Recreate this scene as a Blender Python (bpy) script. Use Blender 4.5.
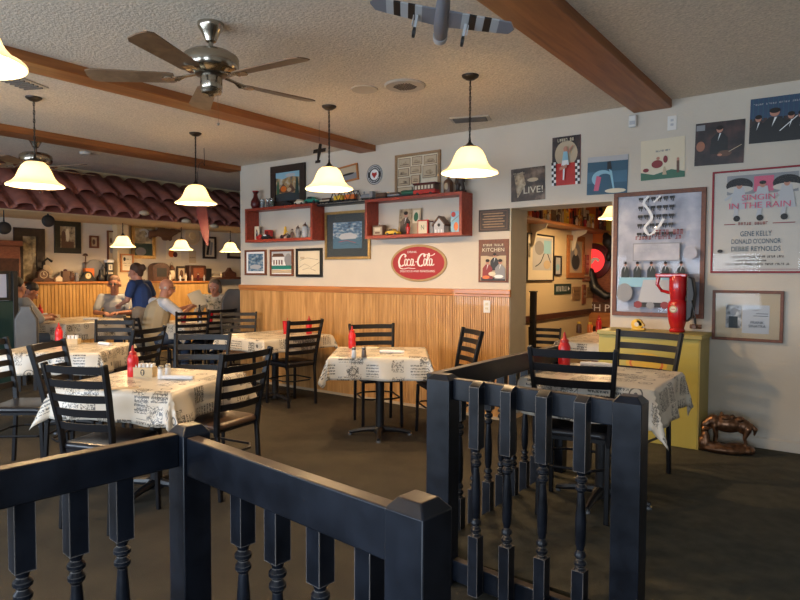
import bpy, bmesh, math, random
from mathutils import Vector, Matrix
PI = math.pi
C = bpy.context.scene.collection
SC = bpy.context.scene
for o in list(bpy.data.objects): bpy.data.objects.remove(o)

# ------------------------------------------------------------------ camera
FPX, YAW, PITCH, ROLL, H, D = 623.48, .637325, .0403328, .00381798, 1.4, 5.392
Fv = Vector((-math.sin(YAW)*math.cos(PITCH), math.cos(YAW)*math.cos(PITCH), -math.sin(PITCH)))
Rv = Vector((math.cos(YAW), math.sin(YAW), 0)); Uv = Rv.cross(Fv)
CX = Rv*math.cos(ROLL)+Uv*math.sin(ROLL); CY = Uv*math.cos(ROLL)-Rv*math.sin(ROLL)
cam = bpy.data.objects.new('camera', bpy.data.cameras.new('camera')); C.objects.link(cam); SC.camera = cam
m = Matrix((CX, CY, -Fv)).transposed().to_4x4(); m.translation = (0, 0, H); cam.matrix_world = m
cam.data.sensor_width = 36; cam.data.lens = FPX/800*36; cam.data.clip_start = .05
def P(x, y, ax, val):
    d = (x-400)/FPX*CX+(300-y)/FPX*CY+Fv; i = 'XYZ'.index(ax); o = Vector((0, 0, H)); return o+d*((val-o[i])/d[i])

# ------------------------------------------------------------------ world, lights, exposure
w = bpy.data.worlds.new('world'); SC.world = w; w.use_nodes = True
w.node_tree.nodes['Background'].inputs[0].default_value = (.75, .85, 1, 1); w.node_tree.nodes['Background'].inputs[1].default_value = .35
SC.view_settings.view_transform = 'Standard'; SC.view_settings.look = 'None'; SC.view_settings.gamma = 1
SC.view_settings.use_curve_mapping = False; SC.view_settings.exposure = 0.14
def area(name, loc, rot, sx, sy, power, col):
    l = bpy.data.lights.new(name, 'AREA'); l.shape = 'RECTANGLE'; l.size = sx; l.size_y = sy; l.energy = power; l.color = col
    o = bpy.data.objects.new(name, l); o.location = loc; o.rotation_euler = rot; C.objects.link(o); return o
# daylight through the row of windows in the wall behind the camera
for i, x in enumerate((-7.2, -4.8, -2.4, 0.0)):
    area('window_daylight', (x, -2.42, 1.25), (math.radians(82), 0, 0), 1.8, 1.15, 85, (.70, .84, 1))

# ------------------------------------------------------------------ materials
M = {}
def nodes_of(name):
    mt = bpy.data.materials.new(name); mt.use_nodes = True; nt = mt.node_tree
    return mt, nt, nt.nodes['Principled BSDF']
def N(nt, t, **k):
    n = nt.nodes.new(t)
    for a, b in k.items(): setattr(n, a, b)
    return n
def ramp(nt, stops):
    r = N(nt, 'ShaderNodeValToRGB'); e = r.color_ramp.elements
    while len(e) < len(stops): e.new(.5)
    for q, (p, c) in zip(e, stops): q.position = p; q.color = (*c, 1)
    return r
def pm(name, col, rough=.5, metal=0, noise=None, bump=None, emit=None, coat=0, trans=0, stretch=(1, 1, 1), cols=None, detail=4):
    """procedural material: colour varied by noise=(scale, amount); cols gives a blotchy multi-colour print"""
    mt, nt, b = nodes_of(name)
    b.inputs['Base Color'].default_value = (*col, 1); b.inputs['Roughness'].default_value = rough; b.inputs['Metallic'].default_value = metal
    b.inputs['Coat Weight'].default_value = coat; b.inputs['Transmission Weight'].default_value = trans
    tc = N(nt, 'ShaderNodeTexCoord'); mp = N(nt, 'ShaderNodeMapping'); mp.inputs['Scale'].default_value = stretch
    nt.links.new(tc.outputs['Object'], mp.inputs['Vector'])
    if noise or cols:
        nz = N(nt, 'ShaderNodeTexNoise'); nz.inputs['Scale'].default_value = (noise or (30, 0))[0]; nz.inputs['Detail'].default_value = detail
        nt.links.new(mp.outputs[0], nz.inputs['Vector'])
        if cols:
            n = len(cols); st = [(.32+.36*i/max(1, n-1), c) for i, c in enumerate(cols)]
        else:
            a = noise[1]; st = [(.3, tuple(max(0, c*(1-a)) for c in col)), (.7, tuple(min(1, c*(1+a)) for c in col))]
        r = ramp(nt, st); nt.links.new(nz.outputs['Fac'], r.inputs[0]); nt.links.new(r.outputs[0], b.inputs['Base Color'])
    if bump:
        n2 = N(nt, 'ShaderNodeTexNoise'); n2.inputs['Scale'].default_value = bump[0]; n2.inputs['Detail'].default_value = 5
        nt.links.new(mp.outputs[0], n2.inputs['Vector'])
        bp = N(nt, 'ShaderNodeBump'); bp.inputs['Strength'].default_value = bump[1]; bp.inputs['Distance'].default_value = .01
        nt.links.new(n2.outputs['Fac'], bp.inputs['Height']); nt.links.new(bp.outputs[0], b.inputs['Normal'])
    if emit:
        b.inputs['Emission Color'].default_value = (*emit[0], 1); b.inputs['Emission Strength'].default_value = emit[1]
    M[name] = mt; return mt
def wood(name, c1, c2, rough=.4, axis=(1, 1, 1), scale=6, coat=0, knots=True):
    mt, nt, b = nodes_of(name); tc = N(nt, 'ShaderNodeTexCoord'); mp = N(nt, 'ShaderNodeMapping'); mp.inputs['Scale'].default_value = axis
    nt.links.new(tc.outputs['Object'], mp.inputs['Vector'])
    nz = N(nt, 'ShaderNodeTexNoise'); nz.inputs['Scale'].default_value = scale; nz.inputs['Detail'].default_value = 8; nz.inputs['Distortion'].default_value = .6
    nt.links.new(mp.outputs[0], nz.inputs['Vector'])
    r = ramp(nt, [(.3, c1), (.68, c2)]); nt.links.new(nz.outputs['Fac'], r.inputs[0]); nt.links.new(r.outputs[0], b.inputs['Base Color'])
    b.inputs['Roughness'].default_value = rough; b.inputs['Coat Weight'].default_value = coat
    bp = N(nt, 'ShaderNodeBump'); bp.inputs['Strength'].default_value = .08; nt.links.new(nz.outputs['Fac'], bp.inputs['Height']); nt.links.new(bp.outputs[0], b.inputs['Normal'])
    M[name] = mt; return mt
pm('wall', (.59, .53, .445), .75, bump=(60, .12), noise=(3, .03))
pm('header', (.68, .53, .31), .8, bump=(60, .12))
pm('ceiling', (.70, .62, .51), .95, bump=(55, .7), noise=(75, .16))
pm('jamb', (.52, .46, .34), .7, noise=(5, .06), bump=(40, .1))
pm('carpet', (.040, .032, .019), .95, noise=(4, .25), bump=(250, .6))
pm('platform_carpet', (.046, .043, .029), .95, noise=(14, .28), bump=(250, .6))
pm('baseboard', (.62, .64, .68), .5)
wood('beam', (.20, .062, .016), (.36, .135, .038), .45, (14, .9, 14), 1.6)
wood('oak', (.40, .20, .062), (.66, .38, .145), .38, (9, 9, .9), 2.2, coat=.25)
wood('rail_wood', (.38, .13, .03), (.52, .20, .05), .5, (1, 8, 8), 3, coat=.3)
wood('ledge_oak', (.42, .22, .06), (.62, .37, .13), .4, (8, 8, .9), 2.2)
wood('shelf_red', (.22, .026, .012), (.34, .048, .020), .45, (2, 10, 10), 3)
wood('frame_brown', (.11, .030, .010), (.19, .055, .018), .5, (6, 6, 6), 6)
wood('frame_dark', (.018, .010, .006), (.038, .018, .011), .5, (6, 6, 6), 6)
wood('frame_tan', (.26, .15, .07), (.36, .22, .11), .5, (6, 6, 6), 6)
wood('blade_wood', (.17, .10, .055), (.28, .175, .10), .45, (3, 3, 12), 4)
wood('dark_wood', (.05, .018, .010), (.10, .035, .018), .4, (3, 3, 3), 6)
wood('red_wood', (.20, .055, .025), (.30, .10, .045), .4, (3, 3, 8), 6)
pm('frame_black', (.012, .011, .010), .3); pm('frame_gold', (.42, .27, .10), .35, .6, noise=(40, .2)); pm('frame_red', (.26, .006, .016), .55)
def black_paint():
    mt, nt, b = nodes_of('rail_paint')
    bv = N(nt, 'ShaderNodeBevel'); bv.samples = 4; bv.inputs['Radius'].default_value = .006
    ge = N(nt, 'ShaderNodeNewGeometry'); dt = N(nt, 'ShaderNodeVectorMath', operation='DOT_PRODUCT')
    nt.links.new(bv.outputs[0], dt.inputs[0]); nt.links.new(ge.outputs['Normal'], dt.inputs[1])
    tc = N(nt, 'ShaderNodeTexCoord'); nz = N(nt, 'ShaderNodeTexNoise'); nz.inputs['Scale'].default_value = 18; nz.inputs['Detail'].default_value = 6
    nt.links.new(tc.outputs['Object'], nz.inputs['Vector'])
    mu = N(nt, 'ShaderNodeMath', operation='MULTIPLY_ADD'); mu.inputs[1].default_value = .30; nt.links.new(nz.outputs['Fac'], mu.inputs[0]); nt.links.new(dt.outputs['Value'], mu.inputs[2])
    r = ramp(nt, [(.985, (1, 1, 1)), (1.0, (0, 0, 0))]); nt.links.new(mu.outputs[0], r.inputs[0])
    n3 = N(nt, 'ShaderNodeTexNoise'); n3.inputs['Scale'].default_value = 9; n3.inputs['Detail'].default_value = 8; nt.links.new(tc.outputs['Object'], n3.inputs['Vector'])
    base = ramp(nt, [(.35, (.0035, .005, .009)), (.7, (.010, .014, .024))]); nt.links.new(n3.outputs['Fac'], base.inputs[0])
    mx = N(nt, 'ShaderNodeMix', data_type='RGBA'); nt.links.new(r.outputs[0], mx.inputs[0]); nt.links.new(base.outputs[0], mx.inputs[6]); mx.inputs[7].default_value = (.30, .27, .25, 1)
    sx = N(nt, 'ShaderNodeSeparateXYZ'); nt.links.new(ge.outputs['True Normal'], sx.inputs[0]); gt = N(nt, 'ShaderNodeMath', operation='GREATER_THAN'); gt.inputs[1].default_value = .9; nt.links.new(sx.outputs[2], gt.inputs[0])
    top_brown = ramp(nt, [(.3, (.05, .034, .026)), (.7, (.10, .068, .050))]); nt.links.new(nz.outputs['Fac'], top_brown.inputs[0])   # mottled brown on all faces turned upward
    m2 = N(nt, 'ShaderNodeMix', data_type='RGBA'); nt.links.new(gt.outputs[0], m2.inputs[0]); nt.links.new(mx.outputs[2], m2.inputs[6]); nt.links.new(top_brown.outputs[0], m2.inputs[7])
    nt.links.new(m2.outputs[2], b.inputs['Base Color'])
    rr = N(nt, 'ShaderNodeMapRange'); rr.inputs['To Min'].default_value = .22; rr.inputs['To Max'].default_value = .5; nt.links.new(n3.outputs['Fac'], rr.inputs[0]); nt.links.new(rr.outputs[0], b.inputs['Roughness'])
    bp = N(nt, 'ShaderNodeBump'); bp.inputs['Strength'].default_value = .12; nt.links.new(n3.outputs['Fac'], bp.inputs['Height']); nt.links.new(bp.outputs[0], b.inputs['Normal'])
    b.inputs['Specular IOR Level'].default_value = .38; M['rail_paint'] = mt
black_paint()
pm('rail_top', (.085, .058, .042), .45, noise=(30, .3))
pm('chair_black', (.008, .008, .010), .42); pm('vinyl', (.014, .014, .018), .28, bump=(120, .05)); pm('seat_brown', (.10, .055, .035), .3)
pm('iron', (.012, .012, .014), .4); pm('glide', (.55, .6, .68), .25, .8)
pm('tile', (.34, .125, .095), .7, noise=(7, .25), bump=(30, .2)); pm('mortar', (.55, .45, .32), .9)
pm('bronze_lamp', (.035, .026, .02), .4, .6); pm('nickel', (.42, .38, .31), .22, 1); pm('nickel_dark', (.10, .085, .065), .3, .9)
pm('white_plastic', (.72, .70, .66), .5); pm('vent', (.50, .45, .38), .7); pm('vent_dark', (.13, .11, .09), .8)
M['chair_black'].node_tree.nodes['Principled BSDF'].inputs['Specular IOR Level'].default_value = .3
pm('ketchup', (.62, .018, .022), .28); pm('cup_red', (.45, .008, .018), .25); pm('steel', (.6, .6, .6), .25, 1); pm('salt', (.75, .75, .75), .3); pm('pepper', (.16, .12, .10), .35)
pm('paper', (.82, .84, .86), .6); pm('napkin', (.78, .80, .84), .7); pm('caddy_wood', (.55, .42, .24), .5); pm('ink', (.02, .02, .022), .6)
pm('yellow_paint', (.52, .41, .075), .45, noise=(3, .06), bump=(25, .06)); pm('yellow_side', (.42, .34, .10), .5); pm('yellow', (.75, .45, .03), .4)
pm('orange', (.7, .16, .02), .4); pm('red', (.45, .02, .015), .3, noise=(20, .1)); pm('cast_red', (.42, .008, .012), .22, coat=.4)
pm('cream', (.70, .62, .46), .6); pm('tan', (.50, .40, .27), .6); pm('white', (.8, .8, .8), .5); pm('grey', (.25, .25, .26), .5); pm('lightgrey', (.45, .46, .48), .5)
pm('black', (.01, .01, .011), .45); pm('darkred', (.10, .008, .008), .35); pm('green', (.03, .13, .07), .4); pm('teal', (.02, .20, .16), .3); pm('blue', (.03, .065, .13), .4)
pm('darkgreen', (.012, .045, .04), .45); pm('palepanel', (.50, .55, .72), .5); pm('brown', (.12, .055, .03), .45); pm('pink', (.62, .12, .20), .6); pm('teal_ink', (.035, .10, .16), .6)
pm('maroon_ink', (.25, .035, .04), .6); pm('bronze', (.15, .075, .04), .32, .75, noise=(25, .6)); pm('bluewater', (.05, .14, .22), .5); pm('bluelight', (.25, .48, .6), .5)
pm('skin', (.48, .22, .15), .55); pm('skin_tan', (.36, .15, .09), .55); pm('hair_dark', (.015, .01, .008), .6, bump=(200, .4)); pm('hair_brown', (.07, .032, .018), .6, bump=(200, .4)); pm('hair_grey', (.16, .105, .065), .7, bump=(200, .4)); pm('hair_white', (.55, .5, .45), .7)
pm('polo_blue', (.016, .045, .16), .8, bump=(300, .1)); pm('khaki', (.30, .235, .17), .85, bump=(300, .1)); pm('vest', (.42, .34, .22), .85); pm('shirt_white', (.62, .64, .70), .85); pm('shirt_grey', (.34, .35, .36), .85)
pm('shirt_blue', (.16, .20, .30), .85); pm('jeans', (.05, .08, .15), .85); pm('floral', (.5, .5, .48), .8, cols=[(.05, .09, .07), (.5, .5, .46), (.6, .6, .56)], noise=(22, 0)); pm('lips', (.3, .06, .05), .5)
pm('plane_grey', (.17, .18, .21), .4); pm('plane_stripe', (.40, .41, .42), .5); pm('filler_glass', (.8, .85, .85), .05, trans=.9); pm('stoneware', (.30, .28, .27), .35, noise=(25, .4))
pm('print_sepia', (.4, .3, .2), .5, cols=[(.10, .07, .045), (.36, .27, .17), (.55, .45, .31)], noise=(22, 0))
pm('print_bw', (.4, .4, .4), .5, cols=[(.03, .03, .03), (.25, .25, .25), (.6, .6, .58)], noise=(20, 0))
pm('print_blue', (.2, .3, .4), .5, cols=[(.02, .05, .10), (.09, .19, .30), (.45, .5, .52)], noise=(18, 0), stretch=(1, 1, 2))
pm('print_scene', (.3, .3, .3), .5, cols=[(.04, .08, .12), (.35, .22, .08), (.55, .55, .48)], noise=(12, 0))
pm('print_brownphoto', (.1, .08, .06), .5, cols=[(.02, .016, .013), (.07, .045, .032), (.25, .17, .12)], noise=(10, 0))
pm('print_dark', (.02, .02, .02), .4, cols=[(.008, .006, .007), (.03, .018, .018), (.08, .035, .03)], noise=(10, 0))
pm('print_multi', (.4, .2, .1), .5, cols=[(.03, .04, .08), (.5, .12, .04), (.6, .4, .1), (.65, .6, .45)], noise=(28, 0))
pm('print_poster', (.4, .4, .45), .5, cols=[(.26, .27, .32), (.40, .40, .46), (.58, .57, .60)], noise=(5, 0))
pm('print_mirror', (.3, .25, .2), .25, cols=[(.10, .09, .07), (.32, .27, .18), (.6, .52, .36)], noise=(9, 0))
pm('poster_paper', (.54, .50, .44), .5, noise=(4, .05)); pm('mat_dark', (.035, .045, .05), .7); pm('coke_red', (.32, .006, .010), .5); pm('sign_gold', (.36, .24, .10), .5); pm('sign_white', (.78, .74, .70), .5)
pm('booth_grey', (.11, .105, .10), .3, noise=(3, .3)); pm('neon_red', (.8, .02, .02), .3, emit=((1, .05, .05), .9)); pm('mirror', (.75, .72, .66), .06, 1)
pm('book', (.3, .1, .05), .5, cols=[(.05, .03, .02), (.5, .12, .03), (.6, .5, .2)], noise=(16, 0)); pm('checker', (.02, .02, .02), .5)
pm('bulb', (1, .9, .7), .3, emit=((1, .82, .55), 6))
def shade_mat():
    mt, nt, b = nodes_of('shade_glass'); b.inputs['Base Color'].default_value = (.82, .74, .52, 1); b.inputs['Roughness'].default_value = .3
    b.inputs['Emission Color'].default_value = (1, .80, .48, 1); b.inputs['Emission Strength'].default_value = .22
    tr = N(nt, 'ShaderNodeBsdfTranslucent'); tr.inputs[0].default_value = (1, .95, .80, 1)
    mx = N(nt, 'ShaderNodeMixShader'); mx.inputs[0].default_value = .55; out = nt.nodes['Material Output']
    nt.links.new(b.outputs[0], mx.inputs[1]); nt.links.new(tr.outputs[0], mx.inputs[2]); nt.links.new(mx.outputs[0], out.inputs[0]); M['shade_glass'] = mt
shade_mat()
def glass_mat():
    mt, nt, b = nodes_of('picture_glass'); tr = N(nt, 'ShaderNodeBsdfTransparent'); gl = N(nt, 'ShaderNodeBsdfGlossy'); gl.inputs['Roughness'].default_value = .03
    fr = N(nt, 'ShaderNodeFresnel'); fr.inputs[0].default_value = 1.2; mx = N(nt, 'ShaderNodeMixShader')
    nt.links.new(fr.outputs[0], mx.inputs[0]); nt.links.new(tr.outputs[0], mx.inputs[1]); nt.links.new(gl.outputs[0], mx.inputs[2]); nt.links.new(mx.outputs[0], nt.nodes['Material Output'].inputs[0]); M['picture_glass'] = mt
glass_mat()
def cloth_mat():
    mt, nt, b = nodes_of('tablecloth_print'); L = nt.links.new
    uv = N(nt, 'ShaderNodeUVMap'); uv.uv_map = 'UVMap'
    vo = N(nt, 'ShaderNodeTexVoronoi', distance='CHEBYCHEV'); vo.inputs['Scale'].default_value = 8.5; vo.inputs['Randomness'].default_value = .6; L(uv.outputs[0], vo.inputs['Vector'])
    sp = N(nt, 'ShaderNodeSeparateColor'); L(vo.outputs['Color'], sp.inputs[0])
    def math_(op, a, b_=None, c=None):
        n = N(nt, 'ShaderNodeMath', operation=op)
        for i, v in enumerate((a, b_, c)):
            if v is None: continue
            if isinstance(v, (int, float)): n.inputs[i].default_value = v
            else: L(v, n.inputs[i])
        return n.outputs[0]
    # rings and ovals (euclidean distance in its own cells)
    ve = N(nt, 'ShaderNodeTexVoronoi'); ve.inputs['Scale'].default_value = 8.5; ve.inputs['Randomness'].default_value = .6; L(uv.outputs[0], ve.inputs['Vector'])
    ring = math_('LESS_THAN', math_('ABSOLUTE', math_('SUBTRACT', math_('FRACT', math_('MULTIPLY', ve.outputs['Distance'], 5.2)), .5)), .16)
    ring = math_('MULTIPLY', ring, math_('LESS_THAN', ve.outputs['Distance'], .42))
    # rows of small lettering
    mp = N(nt, 'ShaderNodeMapping'); mp.inputs['Scale'].default_value = (170, 62, 1); L(uv.outputs[0], mp.inputs[0])
    nz = N(nt, 'ShaderNodeTexNoise'); nz.inputs['Scale'].default_value = 1; nz.inputs['Detail'].default_value = 1; L(mp.outputs[0], nz.inputs['Vector'])
    su = N(nt, 'ShaderNodeSeparateXYZ'); L(uv.outputs[0], su.inputs[0])
    line = math_('LESS_THAN', math_('FRACT', math_('MULTIPLY', su.outputs[1], 42)), .55)
    text = math_('MULTIPLY', line, math_('GREATER_THAN', nz.outputs['Fac'], .46))
    # sketches
    n2 = N(nt, 'ShaderNodeTexNoise'); n2.inputs['Scale'].default_value = 42; n2.inputs['Detail'].default_value = 3; n2.inputs['Distortion'].default_value = 1.2; L(uv.outputs[0], n2.inputs['Vector'])
    sk = math_('MULTIPLY', math_('LESS_THAN', math_('ABSOLUTE', math_('SUBTRACT', n2.outputs['Fac'], .52)), .045), math_('LESS_THAN', vo.outputs['Distance'], .42))
    a = sp.outputs[0]
    s1 = math_('MULTIPLY', ring, math_('LESS_THAN', a, .34))
    s2 = math_('MULTIPLY', text, math_('GREATER_THAN', a, .55)); s2 = math_('MULTIPLY', s2, math_('LESS_THAN', vo.outputs['Distance'], .45))
    s3 = math_('MULTIPLY', sk, math_('MULTIPLY', math_('GREATER_THAN', a, .2), math_('LESS_THAN', a, .78)))
    ink = math_('MAXIMUM', s1, math_('MAXIMUM', s2, s3)); ink = math_('MULTIPLY', ink, .88)
    nb = N(nt, 'ShaderNodeTexNoise'); nb.inputs['Scale'].default_value = 6; L(uv.outputs[0], nb.inputs['Vector'])
    base = ramp(nt, [(.3, (.62, .56, .46)), (.7, (.70, .65, .56))]); L(nb.outputs['Fac'], base.inputs[0])
    mx = N(nt, 'ShaderNodeMix', data_type='RGBA'); L(ink, mx.inputs[0]); L(base.outputs[0], mx.inputs[6]); mx.inputs[7].default_value = (.05, .045, .04, 1)
    L(mx.outputs[2], b.inputs['Base Color']); b.inputs['Roughness'].default_value = .38; b.inputs['Coat Weight'].default_value = .25; b.inputs['Coat Roughness'].default_value = .25
    M['tablecloth_print'] = mt
cloth_mat()

# ------------------------------------------------------------------ mesh helpers
class MB:
    def __init__(s): s.v = []; s.f = []; s.mi = []; s.mats = []; s.xf = Matrix()
    def mid(s, mt):
        if mt not in s.mats: s.mats.append(mt)
        return s.mats.index(mt)
    def add(s, vs, fs, mt=None):
        o = len(s.v); s.v += [s.xf @ Vector(p) for p in vs]; k = s.mid(mt) if mt else 0
        for f in fs: s.f.append([i+o for i in f]); s.mi.append(k)
        return s
    def box(s, x0, x1, y0, y1, z0, z1, mt=None):
        return s.add([(x0, y0, z0), (x1, y0, z0), (x1, y1, z0), (x0, y1, z0), (x0, y0, z1), (x1, y0, z1), (x1, y1, z1), (x0, y1, z1)],
                     [(0, 3, 2, 1), (4, 5, 6, 7), (0, 1, 5, 4), (1, 2, 6, 5), (2, 3, 7, 6), (3, 0, 4, 7)], mt)
    def prism(s, poly, h, mt=None, ax='z', base=0):
        n = len(poly); put = {'z': lambda a, b, c: (a, b, c), 'y': lambda a, b, c: (a, c, b), 'x': lambda a, b, c: (c, a, b)}[ax]
        vs = [put(a, b, base) for a, b in poly]+[put(a, b, base+h) for a, b in poly]
        return s.add(vs, [tuple(range(n))[::-1], tuple(range(n, 2*n))]+[(i, (i+1) % n, n+(i+1) % n, n+i) for i in range(n)], mt)
    def lathe(s, prof, n=20, c=(0, 0, 0), mt=None, cap=True, sy=1):
        vs = []; fs = []
        for r, z in prof:
            for k in range(n): a = 2*PI*k/n; vs.append((c[0]+r*math.cos(a), c[1]+r*sy*math.sin(a), c[2]+z))
        for i in range(len(prof)-1):
            for k in range(n): q = (k+1) % n; fs.append((i*n+k, i*n+q, (i+1)*n+q, (i+1)*n+k))
        if cap:
            fs.append(tuple(range(n))[::-1]); fs.append(tuple((len(prof)-1)*n+k for k in range(n)))
        return s.add(vs, fs, mt)
    def ell(s, c, r, mt=None, n=14, m=9):
        if not hasattr(r, '__len__'): r = (r, r, r)
        vs = [(c[0], c[1], c[2]-r[2])]; fs = []
        for i in range(1, m):
            t = PI*i/m
            for k in range(n): a = 2*PI*k/n; vs.append((c[0]+r[0]*math.sin(t)*math.cos(a), c[1]+r[1]*math.sin(t)*math.sin(a), c[2]-r[2]*math.cos(t)))
        vs.append((c[0], c[1], c[2]+r[2])); L = len(vs)-1
        for k in range(n): q = (k+1) % n; fs.append((0, 1+q, 1+k)); fs.append((L, 1+(m-2)*n+k, 1+(m-2)*n+q))
        for i in range(m-2):
            for k in range(n): q = (k+1) % n; fs.append((1+i*n+k, 1+i*n+q, 1+(i+1)*n+q, 1+(i+1)*n+k))
        return s.add(vs, fs, mt)
    def tube(s, pts, r, n=8, mt=None, closed=False, sq=None, cap=True, up=(0, 0, 1)):
        pts = [Vector(p) for p in pts]; K = len(pts); rs = r if hasattr(r, '__len__') else [r]*K; vs = []; fs = []
        for i, p in enumerate(pts):
            a = pts[(i-1) % K] if (closed or i) else p; b = pts[(i+1) % K] if (closed or i < K-1) else p
            t = (b-a).normalized(); u = Vector(up)
            if abs(t.dot(u)) > .97: u = Vector((0, 1, 0)) if abs(t.y) < .9 else Vector((1, 0, 0))
            x = t.cross(u).normalized(); y = x.cross(t).normalized()
            for k in range(n):
                if sq: q = [(-1, -1), (1, -1), (1, 1), (-1, 1)][k % 4]; vs.append(p+x*q[0]*sq[0]+y*q[1]*sq[1])
                else: an = 2*PI*k/n; vs.append(p+x*math.cos(an)*rs[i]+y*math.sin(an)*rs[i])
        R = K if closed else K-1
        for i in range(R):
            j = (i+1) % K
            for k in range(n): q = (k+1) % n; fs.append((i*n+k, i*n+q, j*n+q, j*n+k))
        if cap and not closed: fs.append(tuple(range(n))[::-1]); fs.append(tuple((K-1)*n+k for k in range(n)))
        return s.add(vs, fs, mt)
    def bar(s, pts, a, b, mt=None, up=(0, 0, 1)): return s.tube(pts, 0, 4, mt, sq=(a/2, b/2), up=up)
    def build(s, name, mt=None, parent=None, bevel=0, smooth=35, loc=None, solid=0, fix=True):
        me = bpy.data.meshes.new(name); me.from_pydata([tuple(v) for v in s.v], [], s.f); me.update()
        for q in (s.mats or [mt]): me.materials.append(M[q] if isinstance(q, str) else q)
        if s.mats: me.polygons.foreach_set('material_index', s.mi)
        if fix:
            bm = bmesh.new(); bm.from_mesh(me); bmesh.ops.recalc_face_normals(bm, faces=bm.faces); bm.to_mesh(me); bm.free()
        if smooth: me.shade_smooth(); me.set_sharp_from_angle(angle=math.radians(smooth))
        o = bpy.data.objects.new(name, me); C.objects.link(o)
        if parent: o.parent = parent
        if loc: o.location = loc
        if bevel: b = o.modifiers.new('bevel', 'BEVEL'); b.width = bevel; b.segments = 2; b.limit_method = 'ANGLE'
        if solid: b = o.modifiers.new('solid', 'SOLIDIFY'); b.thickness = solid
        return o
def tag(o, label=None, cat=None, group=None, kind=None):
    for k, v in (('label', label), ('category', cat), ('group', group), ('kind', kind)):
        if v: o[k] = v
    return o
def thing(name, label, cat, loc=(0, 0, 0), rz=0, group=None, scale=None):
    o = bpy.data.objects.new(name, None); C.objects.link(o); o.location = loc; o.rotation_euler = (0, 0, rz); o.empty_display_size = .05
    if scale: o.scale = scale
    return tag(o, label, cat, group)
def dup(root, loc, rz=0, label=None, group=None, scale=None):
    kids = {}
    for q in bpy.data.objects:
        if q.parent: kids.setdefault(q.parent.name, []).append(q)
    def cp(o, par):
        c = o.copy(); C.objects.link(c)
        if par: c.parent = par
        for k in kids.get(o.name, []): cp(k, c)
        return c
    r = cp(root, None); r.location = loc; r.rotation_euler = (0, 0, rz)
    if label: r['label'] = label
    if group: r['group'] = group
    if scale: r.scale = scale
    return r
def struct(name, mb, mt, bevel=0, smooth=35): o = mb.build(name, mt, None, bevel, smooth); o['kind'] = 'structure'; return o
def blob(name, prims, mt, parent=None, voxel=.01, it=4):
    """one continuous surface from tapered capsules (p0,r0,p1,r1) and ellipsoids (c,(rx,ry,rz))"""
    mb = MB()
    for q in prims:
        if len(q) == 4:
            p0, r0, p1, r1 = q; p0 = Vector(p0); p1 = Vector(p1); n = max(3, int((p1-p0).length/(min(r0, r1)*.6)))
            mb.tube([p0.lerp(p1, i/n) for i in range(n+1)], [r0+(r1-r0)*i/n for i in range(n+1)], 10)
            mb.ell(p0, r0, n=10, m=6); mb.ell(p1, r1, n=10, m=6)
        else: mb.ell(q[0], q[1], n=16, m=10)
    o = mb.build('tmp', mt, None, smooth=0)
    md = o.modifiers.new('r', 'REMESH'); md.mode = 'VOXEL'; md.voxel_size = voxel; md.use_smooth_shade = True
    md = o.modifiers.new('s', 'SMOOTH'); md.iterations = it; md.factor = .5
    me = bpy.data.meshes.new_from_object(o.evaluated_get(bpy.context.evaluated_depsgraph_get()))
    bpy.data.objects.remove(o); me.materials.clear(); me.materials.append(M[mt]); me.shade_smooth()
    r = bpy.data.objects.new(name, me); C.objects.link(r)
    if parent: r.parent = parent
    return r
_tc = {}
def text_mesh(s):
    if s in _tc: return _tc[s]
    cu = bpy.data.curves.new('t', 'FONT'); cu.body = s; cu.align_x = 'CENTER'; cu.resolution_u = 3
    o = bpy.data.objects.new('t', cu); C.objects.link(o); me = bpy.data.meshes.new_from_object(o.evaluated_get(bpy.context.evaluated_depsgraph_get()))
    vs = [tuple(v.co[:2]) for v in me.vertices]; fs = [tuple(p.vertices) for p in me.polygons]
    bpy.data.objects.remove(o); bpy.data.meshes.remove(me)
    xs = [v[0] for v in vs]; ys = [v[1] for v in vs]; x0, x1, y0, y1 = min(xs), max(xs), min(ys), max(ys)
    vs = [((x-(x0+x1)/2)/(x1-x0), (y-(y0+y1)/2)/(y1-y0)) for x, y in vs]; _tc[s] = (vs, fs); return _tc[s]
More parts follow.
